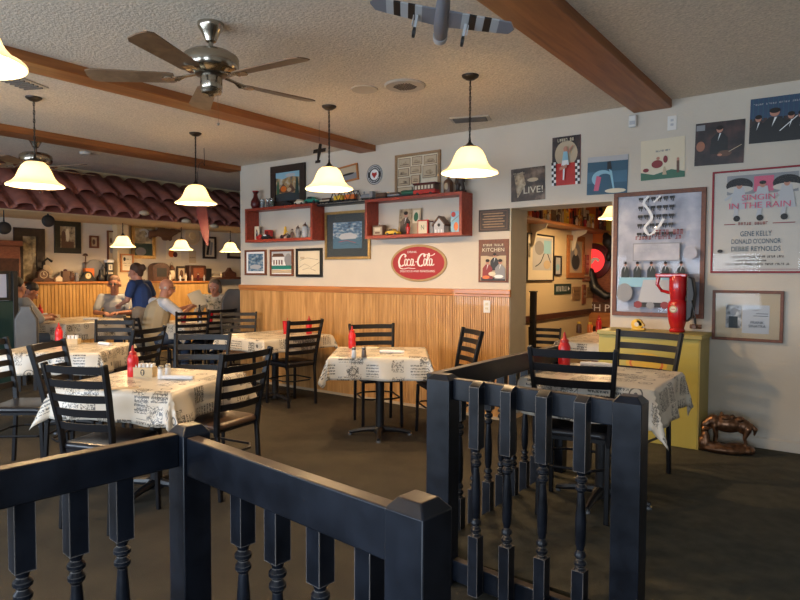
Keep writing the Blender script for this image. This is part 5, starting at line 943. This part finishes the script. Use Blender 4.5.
curio('dark_bottle', 'dark curved metal kettle in front of the grey tray', 'kettle', 101, lambda r: (MB().lathe([(.05, 0), (.065, .03), (.06, .08), (.035, .12), (.03, .20)], 16).build('body', 'black', r), MB().tube([(.0, 0, .20), (.04, 0, .28), (.09, 0, .20), (.07, 0, .06)], .007, 6).build('handle', 'black', r)))
curio('toy_dispenser', 'tall black and white dispenser at the right end of the ledge', 'dispenser', 109.5, lambda r: (MB().box(-.07, .07, -.05, .05, 0, .10).build('base', 'black', r, bevel=.006), MB().box(-.055, .055, -.04, .04, .10, .32).build('column', 'black', r, bevel=.006), MB().box(-.065, .065, -.05, .05, .32, .37).build('cap', 'white', r, bevel=.01), art('label', .07, .10, [('r', 0, 0, 1, 1, 'cream'), ('r', .35, .2, .65, .8, 'grey')], r, -.041, 0, .19), MB().lathe([(.06, .12), (.06, .16)], 16).build('collar', 'tan', r)))
def cy(px): return P(px, 282, 'X', XB+.14).y
def cur2(name, label, cat, px, build): r = thing(name, label, cat, (XB+.15, cy(px), 1.2685), RD(90)); build(r); return r
cur2('mantel_radio', 'large dark cathedral radio behind the bald diner', 'radio', 159, lambda r: (MB().prism([(-.17, 0), (.17, 0), (.17, .24)]+[(.17*math.cos(RD(a)), .24+.10*math.sin(RD(a))) for a in range(20, 161, 20)]+[(-.17, .24)], .18, None, 'y', -.08).build('case', 'dark_wood', r, bevel=.005), MB().box(-.10, .10, -.085, -.08, .08, .24).build('grille', 'black', r)))
cur2('oil_lantern', 'old glass lantern with pale globe on the oak cabinet', 'lantern', 171.5, lambda r: (MB().lathe([(.06, 0), (.065, .02), (.03, .04)], 16).build('base', 'brown', r), MB().lathe([(.035, .04), (.065, .10), (.06, .17), (.04, .20)], 16).build('globe', 'cream', r), MB().lathe([(.045, .20), (.07, .22), (.03, .28), (.015, .30)], 16).build('hood', 'brown', r), MB().tube([(-.065, 0, .04), (-.08, 0, .18), (0, 0, .36), (.08, 0, .18), (.065, 0, .04)], .004, 6).build('bail', 'brown', r)))
cur2('standing_frame', 'dark standing photo frame leaning beside the lantern', 'picture', 181, lambda r: (MB().box(-.10, .10, -.01, .01, 0, .28).build('frame', 'frame_dark', r, bevel=.005), art('print', .13, .20, [('e', .5, .5, .3, .35, 'brown')], r, -.011, 0, .04, back='tan')))
cur2('shelf_radio', 'large reddish wooden radio with square front on the oak cabinet', 'radio', 196, lambda r: (MB().box(-.20, .18, -.08, .10, 0, .30).build('case', 'dark_wood', r, bevel=.02), MB().box(-.12, .11, -.085, -.08, .06, .25).build('speaker_panel', 'red_wood', r, bevel=.004)))
cur2('square_speaker', 'small dark box speaker right of the reddish radio', 'speaker', 206.5, lambda r: (MB().box(-.075, .075, -.06, .08, 0, .24).build('case', 'black', r, bevel=.006)))
for k, (px, mt, lb) in enumerate(((176.5, 'white', 'small white china figurine beside the lantern'), (182, 'cream', 'cream china figurine in front of the standing frame'), (188.5, 'tan', 'tan figurine before the reddish radio'), (194.5, 'darkred', 'dark red figurine before the reddish radio'), (200.5, 'lightgrey', 'pale figurine at the right end of the oak cabinet'), (166.5, 'cream', 'cream figurine between radio and lantern'))):
    figurine(lb, XB+.26, cy(px)-.0, 1.2685, mt, 1.25 if k % 2 else 1.0)
for k, (px, lb) in enumerate(((215, 'cream model ship case on the dark side ledge'), (229, 'dark house-shaped ornament on the dark side ledge'))):
    y_ = P(px, 274, 'X', XB+.15).y; r = thing('ledge_ornament', lb, 'ornament', (XB+.15, y_, 1.3405), RD(90))
    if k == 0: frame_ring(MB(), .26, .11, .015, .05).build('frame', 'cream', r); MB().prism([(-.08, .03), (.08, .03), (.05, .015+.045), (-.05, .06)], .03, None, 'y', -.04).build('ship', 'tan', r)
    else: MB().prism([(-.15, 0), (.15, 0), (.15, .09), (.06, .12), (.0, .20), (-.06, .12), (-.15, .09)], .10, None, 'y', -.05).build('body', 'dark_wood', r, bevel=.01)
r = thing('china_hutch', 'tall reddish brown wooden hutch at the left edge', 'hutch', (XB+.30, P(22, 260, 'X', XB+.6).y-.40, 0)); MB().box(-.27, .3, -.5, .38, 0, 1.80).build('carcass', 'red_wood', r, bevel=.01); MB().box(-.29, .33, -.53, .41, 1.80, 1.88).build('cornice', 'red_wood', r, bevel=.015)
MB().box(.301, .31, -.4, .36, 1.15, 1.62).build('door', 'dark_wood', r, bevel=.004)
# booth screen at the left edge
r = thing('booth_screen', 'dark green booth divider with pale upper panel at the left edge', 'divider', (-8.45, 3.05, 0)); MB().box(-.05, .05, -.55, .30, 0, 1.06).build('lower_panel', 'darkgreen', r, bevel=.01); MB().box(-.02, .035, -.5, .22, 1.10, 1.39).build('upper_panel', 'palepanel', r, bevel=.004)
frm = MB(); frm.xf = Matrix.Translation((.0, -.14, .07)) @ Matrix.Rotation(RD(90), 4, 'Z'); frame_ring(frm, .80, .36, .035, .055, 1.0).build('frame', 'black', r, bevel=.004); MB().box(-.06, .06, .28, .34, 0, 1.43).build('end_post', 'black', r, bevel=.006)
def booth(label, x, y, rz, w_=.55, h_=1.05, mt='booth_grey'):
    r = thing('highback_seat', label, 'seat', (x, y, 0), rz); q = [(-w_/2, .45), (w_/2, .45), (w_/2, h_-.16), (w_/2-.06, h_-.05), (w_/4, h_), (-w_/4, h_), (-w_/2+.06, h_-.05), (-w_/2, h_-.16)]
    MB().prism(q, .09, None, 'y', -.30).build('back', mt, r, bevel=.02); MB().box(-w_/2, w_/2, -.30, .20, .36, .46).build('seat', mt, r, bevel=.02)
    for a in (-1, 1):
        for b in (-.27, .17): MB().box(a*(w_/2-.04)-.02, a*(w_/2-.04)+.02, b-.02, b+.02, 0, .36).build('leg', 'iron', r)

# ------------------------------------------------------------------ people
def hand(mb, p, d, up, s=1.0):
    """palm, four fingers and a thumb, slightly curled, as capsules: p wrist, d pointing direction, up back of the hand"""
    p = Vector(p); d = Vector(d).normalized(); up = Vector(up).normalized(); sd = d.cross(up).normalized(); up = sd.cross(d); out = [(p, .022*s, p+d*.05*s, .028*s), (p+d*.05*s, .028*s, p+d*.075*s, .026*s)]
    for k, (o_, l) in enumerate(((-.030, .060), (-.010, .072), (.010, .068), (.030, .052))):
        a = p+(d*.078+sd*o_)*s; b = a+(d*l*.55-up*.012)*s; c = b+(d*l*.35-up*.028)*s; out += [(a, .0105*s, b, .0095*s), (b, .0095*s, c, .0085*s)]
    a = p+(d*.02-sd*.026)*s; b = a+(d*.03-sd*.028-up*.01)*s; c = b+(d*.028-sd*.004-up*.015)*s; out += [(a, .013*s, b, .011*s), (b, .011*s, c, .0095*s)]
    mb += out
def person(name_label, loc, rz, J, skin, top_, legs, hair, hairstyle='short', sleeve=.55, extra=None, w_=1.0, top_name='shirt'):
    """J: joints in local metres, facing +Y"""
    r = thing('person', name_label, 'person', loc, rz, None); V = {k: Vector(v) for k, v in J.items()}
    K = 1.10; hd = V['head']; look = V.get('look', Vector((0, 1, 0))).normalized(); rt = look.cross(Vector((0, 0, 1))).normalized(); up = rt.cross(look)
    pr = [(V['pelvis'], .125*w_, V['chest'], .135*w_), (V['chest'], .125*w_, V['neck']-Vector((0, 0, .07)), .075), (V['shL'], .055, V['shR'], .055), (V['neck']-Vector((0, 0, .09)), .066, hd-up*.05-look*.01, .060)]
    pr += [((V['pelvis']+V['hipL'])/2, .1, V['hipL'], .085), ((V['pelvis']+V['hipR'])/2, .1, V['hipR'], .085)]
    hands = []
    for s in 'LR':
        pr += [(V['sh'+s], .052, V['el'+s], .040), (V['el'+s], .038, V['ha'+s], .025), (V['hip'+s], .085, V['kn'+s], .056), (V['kn'+s], .054, V['an'+s], .036), (V['an'+s]+Vector((0, -.03, -.03)), .036, V['an'+s]+(V['toe'] if 'toe' in V else Vector((0, .15, -.045))), .028)]
        dd = (V['ha'+s]-V['el'+s]); dd = V.get('hd'+s, dd); hand(hands, V['ha'+s], dd, Vector((0, 0, 1)) if abs(Vector(dd).normalized().z) < .8 else Vector((0, 1, 0)))
    hp = [(up*.02-look*.01, (.084, .096, .098)) if abs(look.y) > .7 else (up*.02-look*.01, (.094, .086, .098)), (up*.0+look*.02, .070, -up*.058+look*.044, .052), (-up*.08+look*.045, .036, -up*.094+look*.050, .032)]
    hp += [(look*.092+up*.005, .011, look*.112-up*.028, .017), (rt*.088, .018, rt*.090-up*.03, .014), (-rt*.088, .018, -rt*.090-up*.03, .014)]
    pr += [(hd+q[0], q[1]) if len(q) == 2 else (hd+q[0], q[1], hd+q[2], q[3]) for q in hp]
    blob('body', pr+hands, skin, r, .0085, 2)
    # clothing
    g = .014; tp = [(V['pelvis']+Vector((0, 0, -.05 if V['pelvis'].z > .8 else 0)), .130*w_+g, V['chest'], .138*w_+g), (V['chest'], .130*w_+g, V['neck']-Vector((0, 0, .085)), .078+g), (V['shL'], .058+g*.5, V['shR'], .058+g*.5)]
    for s in 'LR': e = V['sh'+s].lerp(V['el'+s], sleeve) if sleeve <= 1 else V['el'+s]; tp.append((V['sh'+s], .056+g, e, .050+g)); 
    if sleeve > 1:
        for s in 'LR': tp.append((V['el'+s], .044+g, V['el'+s].lerp(V['ha'+s], sleeve-1), .034+g))
    blob(top_name, tp, top_, r, .012, 3)
    lp = [((V['pelvis']+V['hipL'])/2, .112+g, V['hipL'], .092+g), ((V['pelvis']+V['hipR'])/2, .112+g, V['hipR'], .092+g)]
    for s in 'LR': lp += [(V['hip'+s], .090+g, V['kn'+s], .062+g), (V['kn'+s], .060+g, V['an'+s], .044+g)]
    blob('trousers', lp, legs, r, .013, 3)
    for s in 'LR': a = V['an'+s]+Vector((0, -.035, -.035)); blob('shoe', [(a, .042, a+(V['toe'] if 'toe' in V else Vector((0, .15, -.01)))*1.1+Vector((0, 0, -.005)), .034)], 'black', r, .012, 2)
    # face
    for sg in (-1, 1):
        e = MB().ell(hd+look*.088+rt*sg*.031+up*.012, (.012, .012, .008), n=10, m=6).build('eye', 'white', r); MB().ell(hd+look*.097+rt*sg*.031+up*.012, .0055, n=8, m=6).build('iris', 'black', e)
        MB().tube([hd+look*.086+rt*sg*.048+up*.030, hd+look*.096+rt*sg*.030+up*.034, hd+look*.095+rt*sg*.014+up*.030], [.003, .0045, .004], 6).build('eyebrow', 'hair_dark' if hair in ('hair_dark', 'hair_brown') else 'hair_grey', r)
    MB().tube([hd+look*.080+rt*-.024-up*.052, hd+look*.092-up*.050, hd+look*.080+rt*.024-up*.052], [.003, .006, .003], 6).build('mouth', 'lips', r)
    if hairstyle:
        H_ = []
        if hairstyle == 'short': H_ = [(hd+up*.052-look*.026, .092, hd+up*.060-look*.014, .088), (hd-look*.045, .072, hd-look*.045-up*.03, .062), (hd+rt*.07-look*.015+up*.02, .022, hd-rt*.07-look*.015+up*.02, .022)]
        elif hairstyle == 'bald': H_ = [(hd+rt*.062-look*.03-up*.01, .026, hd-look*.082-up*.02, .024), (hd-rt*.062-look*.03-up*.01, .026, hd-look*.082-up*.02, .024)]
        elif hairstyle == 'bun': H_ = [(hd+up*.052-look*.022, .092, hd+up*.03-look*.035, .094), (hd-look*.05, .074, hd-look*.05-up*.03, .062), (hd-look*.12+up*.05, .045, hd-look*.13+up*.02, .035)]
        elif hairstyle == 'bob': H_ = [(hd+up*.055-look*.022, .090, hd+up*.02-look*.035, .094), (hd+rt*.075-look*.01+up*.02, .035, hd+rt*.082-up*.07, .032), (hd-rt*.075-look*.01+up*.02, .035, hd-rt*.082-up*.07, .032), (hd-look*.06, .075, hd-look*.07-up*.07, .06)]
        elif hairstyle == 'thin': H_ = [(hd+up*.062-look*.04, .066, hd+up*.03-look*.055, .072), (hd+rt*.066-look*.02, .024, hd-rt*.066-look*.02, .024)]
        blob('hair', H_, hair, r, .010, 2)
    if extra: extra(r, V, hd, look, rt, up)
    return r
SIT = dict(pelvis=(0, 0, .56), chest=(0, .02, .88), neck=(0, .02, 1.09), head=(0, .05, 1.215), shL=(-.19, .02, 1.025), shR=(.19, .02, 1.025), elL=(-.25, .16, .80), elR=(.25, .16, .80), haL=(-.14, .38, .80), haR=(.14, .38, .80),
           hipL=(-.09, .05, .53), hipR=(.09, .05, .53), knL=(-.12, .42, .52), knR=(.12, .42, .52), anL=(-.12, .40, .085), anR=(.12, .40, .085))
def glasses(mt):
    def f(r, V, hd, look, rt, up):
        g = MB()
        for sg in (-1, 1): g.tube([hd+look*.098+rt*sg*.031+up*.012+(rt*math.cos(a)*.022+up*math.sin(a)*.014) for a in [2*PI*k/12 for k in range(12)]], .003, 5, closed=True); g.ell(hd+look*.097+rt*sg*.031+up*.012, (.018, .018, .012), n=10, m=6) if mt == 'black' else None; g.tube([hd+look*.095+rt*sg*.052+up*.014, hd+rt*sg*.086+up*.012], .003, 5)
        g.tube([hd+look*.102-rt*.010+up*.014, hd+look*.102+rt*.010+up*.014], .003, 5).build('glasses', 'black', r)
    return f
jj = dict(SIT); jj.update(look=(0, 1, -.1), head=(0, .05, 1.235), haL=(-.10, .36, .80), haR=(.10, .34, .80))
qm = P(115, 290, 'X', -9.45)
person('seated man in dark sunglasses and pale grey shirt facing the camera', (qm.x, qm.y, 0), RD(-130), jj, 'skin_tan', 'shirt_grey', 'jeans', 'hair_brown', 'short', .75, glasses('black'), 1.1)
dup(ch_v, (qm.x-.03, qm.y+.0, 0), RD(-130), 'black chair under the man in dark sunglasses', None, (1, 1, .9))
# standing server seen from behind and the side, blue polo and khaki trousers
ST = dict(pelvis=(0, 0, .92), chest=(0, .03, 1.19), neck=(0, .07, 1.39), head=(0, .12, 1.49), look=(-.25, .95, -.25), shL=(-.17, .05, 1.31), shR=(.17, .05, 1.31), elL=(-.22, .10, 1.08), elR=(.235, -.03, 1.07), haL=(-.12, .28, 1.02), haR=(.20, .02, .86), hdR=(-.05, .2, -.15),
          hipL=(-.09, 0, .90), hipR=(.09, 0, .90), knL=(-.09, .02, .49), knR=(.09, .02, .49), anL=(-.10, 0, .085), anR=(.10, 0, .085))
qs = P(143, 300, 'X', -8.2)
person('standing server in blue polo and khaki trousers, back to the camera, brown hair tied up', (qs.x, qs.y, 0), RD(112), ST, 'skin', 'polo_blue', 'khaki', 'hair_brown', 'bun', .62, None, .98, 'polo_shirt').scale = (.96, .96, .955)
jj = dict(SIT); jj.update(chest=(0, .08, .88), neck=(0, .14, 1.09), head=(0, .21, 1.215), look=(.2, .9, -.25), shL=(-.19, .10, 1.01), shR=(.19, .10, 1.01), elR=(.24, .30, .84), elL=(-.24, .30, .84), haR=(.07, .52, .93), haL=(-.07, .52, .93))
def vest(r, V, hd, look, rt, up):
    g = .03; blob('vest', [(V['pelvis'], .135+g, V['chest'], .143+g), (V['chest'], .135+g, V['neck']-Vector((0, 0, .10)), .082+g), (V['shL']*.85+V['shR']*.15, .06, V['shR']*.85+V['shL']*.15, .06)], 'vest', r, .014, 3); glasses('steel')(r, V, hd, look, rt, up)
qb = P(152, 295, 'X', -7.7)
person('bald seated man in beige vest over white short sleeves, holding a menu', (qb.x, qb.y, 0), RD(-8), jj, 'skin', 'shirt_white', 'jeans', 'hair_white', 'bald', .8, vest, 1.12)
dup(ch_v, (qb.x, qb.y-.02, 0), RD(-8), 'black chair under the bald man in the beige vest', None, (1, 1, .9))
hm = Matrix.Translation((qb.x, qb.y, 0)) @ Matrix.Rotation(RD(-8), 4, 'Z') @ Vector((.0, .69, .99))
r = thing('menu', 'open cream menu card held up by the bald diner', 'menu', hm, RD(55)); MB().prism([(-.10, 0), (0, -.03), (.10, 0), (.10, .006), (0, -.024), (-.10, .006)], .24, None, 'z', -.06).build('pages', 'cream', r); r.rotation_euler = (RD(-24), RD(-20), RD(80))
jj = dict(SIT); jj.update(look=(-.1, .95, -.25), head=(0, .08, 1.20), haL=(-.10, .36, .82), haR=(.10, .36, .82))
qw = P(217, 295, 'X', -8.02)
person('seated woman with brown bob in white and green floral top, looking down', (qw.x, qw.y, 0), RD(-152), jj, 'skin', 'floral', 'jeans', 'hair_grey', 'bob', .9, None, 1.05, 'blouse')
dup(ch_v, (qw.x, qw.y, 0), RD(-152), 'black chair under the woman in the floral top', None, (1, 1, .88))
booth('grey rounded high-back seat right of the woman in the floral top', P(233, 300, 'X', -7.75).x, P(233, 300, 'X', -7.75).y, RD(60), .42, 1.18)
ql = P(24, 290, 'X', -9.5)
jj = dict(SIT); jj.update(chest=(0, .12, .86), neck=(0, .20, 1.05), head=(.0, .28, 1.14), look=(0, .8, -.6), shL=(-.19, .15, .97), shR=(.19, .15, .97), haL=(-.1, .48, .80), haR=(.1, .48, .80), elL=(-.24, .25, .78), elR=(.24, .25, .78))
person('seated dark-haired man in blue-grey shirt leaning over the table at left', (ql.x, ql.y-.22, 0), RD(-20), jj, 'skin_tan', 'shirt_blue', 'jeans', 'hair_dark', 'short', 1.3)
booth('grey shiny high-back seat on the near side of the leaning dark-haired man', P(29, 300, 'X', -8.2).x, P(29, 300, 'X', -8.2).y, RD(60), .25, 1.02)
qf = P(14, 287, 'X', -8.85)
person('person half hidden by the booth divider, dark hair', (qf.x, qf.y, 0), RD(15), SIT, 'skin', 'shirt_grey', 'jeans', 'hair_dark', 'short', 1.2)
booth('dark seat under the half hidden person behind the booth divider', qf.x, qf.y-.12, RD(15), .46, .9, 'black')

# ------------------------------------------------------------------ the next room through the opening
def side(x0, x1, yb, yt, label, fm, t, shapes, back='cream', name='framed_picture', cat='picture', mat_=None, z=None, rel=0):
    a = P(x0, yb, 'X', XN+.001); b = P(x1, yt, 'X', XN+.001); zz = a.z
    return picture(label, (XN+.001, (a.y+b.y)/2, zz), b.y-a.y, (z or b.z)-zz, fm, t, shapes, RD(90), name, cat, back=back, mat_=mat_)
side(525.5, 553, 281.5, 236, 'large pale poster in thin black frame in the next room', 'frame_black', .018, [('r', .0, 0, 1, .22, 'cream'), ('r', .2, .22, .95, .95, 'lightgrey'), ('e', .45, .72, .18, .16, 'grey'), ('l', cr([(.3, .3), (.5, .4), (.7, .65), (.9, .4)]), .02, 'mat_dark'), ('r', .62, .6, .9, .9, 'bluelight'), ('w', .05, .5, .12, .8, 2, 'ink'), ('e', .75, .35, .14, .1, 'tan')], 'cream')
side(553.5, 560.5, 275.5, 256, 'small dark framed picture right of the pale poster', 'frame_black', .02, [('e', .5, .4, .3, .2, 'bluelight')], 'lightgrey')
side(566, 583.5, 278, 237, 'ornate brown framed portrait in the next room', 'rail_wood', .075, [('e', .5, .5, .4, .45, 'grey'), ('e', .5, .35, .3, .25, 'mat_dark'), ('e', .5, .65, .12, .12, 'cream')], 'tan')
for k, (x0, x1, yb, yt, lb, mt) in enumerate(((584.5, 588, 274, 255, 'narrow upright wooden plaque right of the ornate portrait', 'red_wood'), (582, 592, 281.5, 276.5, 'small brown wooden plaque under the narrow upright one', 'red_wood'), (571.5, 579.5, 300, 286.5, 'tan wooden plaque under the ornate portrait', 'frame_tan'), (581.5, 585, 304, 284.5, 'tall dark brown wooden strip plaque by the corner', 'red_wood'), (585.5, 592, 297, 287, 'olive tan plaque next to the corner', 'frame_tan'))):
    a = P(x0, yb, 'X', XN); b = P(x1, yt, 'X', XN); h_ = b.z-a.z; r = thing('wall_plaque', lb, 'plaque', (XN, (a.y+b.y)/2, a.z), RD(90)); wd = b.y-a.y; MB().box(-wd/2, wd/2, -.02, 0, 0, h_).build('board', mt, r, bevel=.003); art('lettering', wd, h_, [('w', .15, .3, .85, .45, 5, 'cream' if mt == 'red_wood' else 'brown'), ('w', .15, .6, .85, .72, 5, 'cream' if mt == 'red_wood' else 'brown')], r, -.0205)
a = P(554, 294.5, 'X', XN); b = P(570.5, 284.5, 'X', XN); r = thing('licence_sign', 'dark green street-style sign with white letters in the next room', 'sign', (XN, (a.y+b.y)/2, a.z), RD(90)); wd = b.y-a.y; MB().box(-wd/2, wd/2, -.012, 0, 0, .14).build('plate', 'darkgreen', r); art('lettering', wd, .14, [('w', .08, .28, .72, .78, 6, 'white'), ('p', [(.78, .3), (.9, .5), (.78, .75)], 'white')], r, -.0125)
# long shelf with brackets, packed with books and boxes
r = thing('wall_shelf', 'long orange-brown shelf high in the next room', 'shelf', (XN, 8.25, 2.03), RD(90)); MB().box(-2.2, 1.15, -.26, -.001, 0, .035).build('board', 'rail_wood', r, bevel=.004)
for a in (-1.1, .25): MB().prism([(0, 0), (-.22, 0), (-.20, -.05), (-.08, -.10), (-.05, -.25), (0, -.30)], .035, None, 'x', a).build('bracket', 'cream', r, bevel=.004)
rb = random.Random(5); y = 6.12; k = 0
cols = [('cream', 'pale cream'), ('orange', 'orange'), ('darkred', 'dark red'), ('brown', 'brown'), ('yellow', 'yellow'), ('black', 'black'), ('book', 'patterned orange'), ('tan', 'tan'), ('red', 'red'), ('print_multi', 'many-coloured')]
row = []
while y < 9.3: row.append((y, rb.uniform(.05, .15), rb.uniform(.16, .38), k)); y += row[-1][1]+rb.uniform(.0, .03); k += 1
cc = lambda k: cols[(k*7+3) % len(cols)]
kinds = ['box', 'book', 'carton', 'tin']
for (y, wd, hh, k) in row:
    mt, nm = cc(k); kd = kinds[(k//10+k) % 4]; nb = cc(k-1)[1] if k else None
    size = 'tall' if hh > .29 else 'short' if hh < .22 else 'medium'
    lab = '%s %s %s on the long next room shelf%s' % (size, nm, kd, ', right of the %s one' % nb if nb else ', at its left end')
    if k//10 == 1: lab = '%s %s %s halfway along the long next room shelf' % (size, nm, kd)
    if k//10 == 2: lab = '%s %s %s towards the far end of the long next room shelf' % (size, nm, kd)
    r = thing('shelf_'+kd, lab, kd, (XN+.13, y+wd/2, 2.0655), RD(90), 'boxes and books crowded on the long next room shelf'); MB().box(-wd/2+.003, wd/2-.003, -.09, .09, 0, hh).build('body', mt, r, bevel=.004); art('panel', wd*.7, hh*.4, [('r', 0, 0, 1, 1, cols[(k*3) % len(cols)][0])], r, -.0905, 0, hh*.4)
rb = random.Random(9)
for i in range(9):
    yy = 6.5+i*.31; figurine('%s figurine at the front edge of the long next room shelf, %s' % (('tan', 'red', 'cream', 'brown', 'yellow')[i % 5], 'towards its far end' if i > 4 else 'towards its near end'), XN+.245, yy, 2.0655, ['tan', 'red', 'cream', 'brown', 'yellow'][i % 5], rb.uniform(.7, 1.1)).__setitem__('group', 'little ornaments at the front of the long shelf')
# far end of the next room
def rear(px, py, Y=9.395): return P(px, py, 'Y', Y)
q = rear(594, 261); r = thing('neon_button_sign', 'round glowing red sign on the far wall of the next room', 'sign', (q.x, 9.40, q.z)); e_ = MB(); e_.xf = Matrix.Rotation(PI/2, 4, 'X'); e_.lathe([(.27, 0), (.27, .05), (.24, .06)], 36).build('rim', 'darkred', r); e_ = MB(); e_.xf = Matrix.Rotation(PI/2, 4, 'X'); e_.lathe([(.18, .06), (.18, .075)], 36).build('glowing_disc', 'neon_red', r)
art('lettering', .34, .34, [('l', cr([(.2, .45), (.35, .62), (.4, .4), (.6, .6), (.8, .5)]), .05, 'white')], r, -.077, 0, -.17)
q = rear(600, 323); r = thing('shop_sign', 'brown board with white letters SH PP on the far wall of the next room', 'sign', (q.x+.02, 9.40, rear(600, 308).z-.08)); MB().box(-.28, .34, -.02, 0, 0, .17).build('board', 'brown', r); art('lettering', .52, .17, [('t', 'SH PP', .52, .5, .78, .62, 'white')], r, -.0205)
r = thing('crate', 'tan wooden crate hung under the lettered board', 'crate', (rear(600, 320).x, 9.39, rear(600, 326).z)); MB().box(-.22, .24, -.14, 0, 0, .21).build('body', 'rail_wood', r, bevel=.006)
r = thing('black_drape', 'black coat draped on the far wall of the next room', 'coat', (rear(600, 298).x, 9.30, rear(600, 298).z)); blob('coat', [((-.12, 0, .40), .06, (-.06, 0, .16), .08), ((-.06, 0, .16), .08, (.12, 0, .03), .06), ((.05, 0, .06), .05, (.26, 0, .04), .04)], 'black', r, .015, 2)
q = rear(613, 236); o = blob('hanging_plant', [((0, 0, 0), (.09, .09, .10)), ((.05, 0, -.12), (.07, .07, .08)), ((-.04, 0, .09), (.05, .05, .06)), ((0, -.0, -.22), (.05, .05, .07))], 'black', None, .02, 1); o.location = (q.x, 9.2, q.z-.1); tag(o, 'dark trailing ornament hanging beyond the shelf in the next room', 'ornament')
q = rear(600, 218); r = thing('yellow_banner', 'yellow and orange banner hanging at the end of the long shelf', 'banner', (q.x, 9.38, q.z-.45)); MB().box(-.16, .18, -.01, 0, 0, .6).build('cloth', 'yellow', r, bevel=.003); art('print', .3, .55, [('r', .1, .1, .9, .4, 'orange'), ('e', .5, .7, .3, .15, 'darkred')], r, -.0105, 0, .02)
q = P(533, 320, 'X', -2.95); r = thing('black_cabinet', 'tall narrow black upright behind the left jamb of the opening', 'cabinet', (q.x, q.y, 0)); MB().box(-.03, .03, -.03, .035, 0, 1.21).build('body', 'black', r, bevel=.006); MB().box(-.035, .035, -.035, .04, 1.21, 1.225).build('cabinet_top', 'black', r)
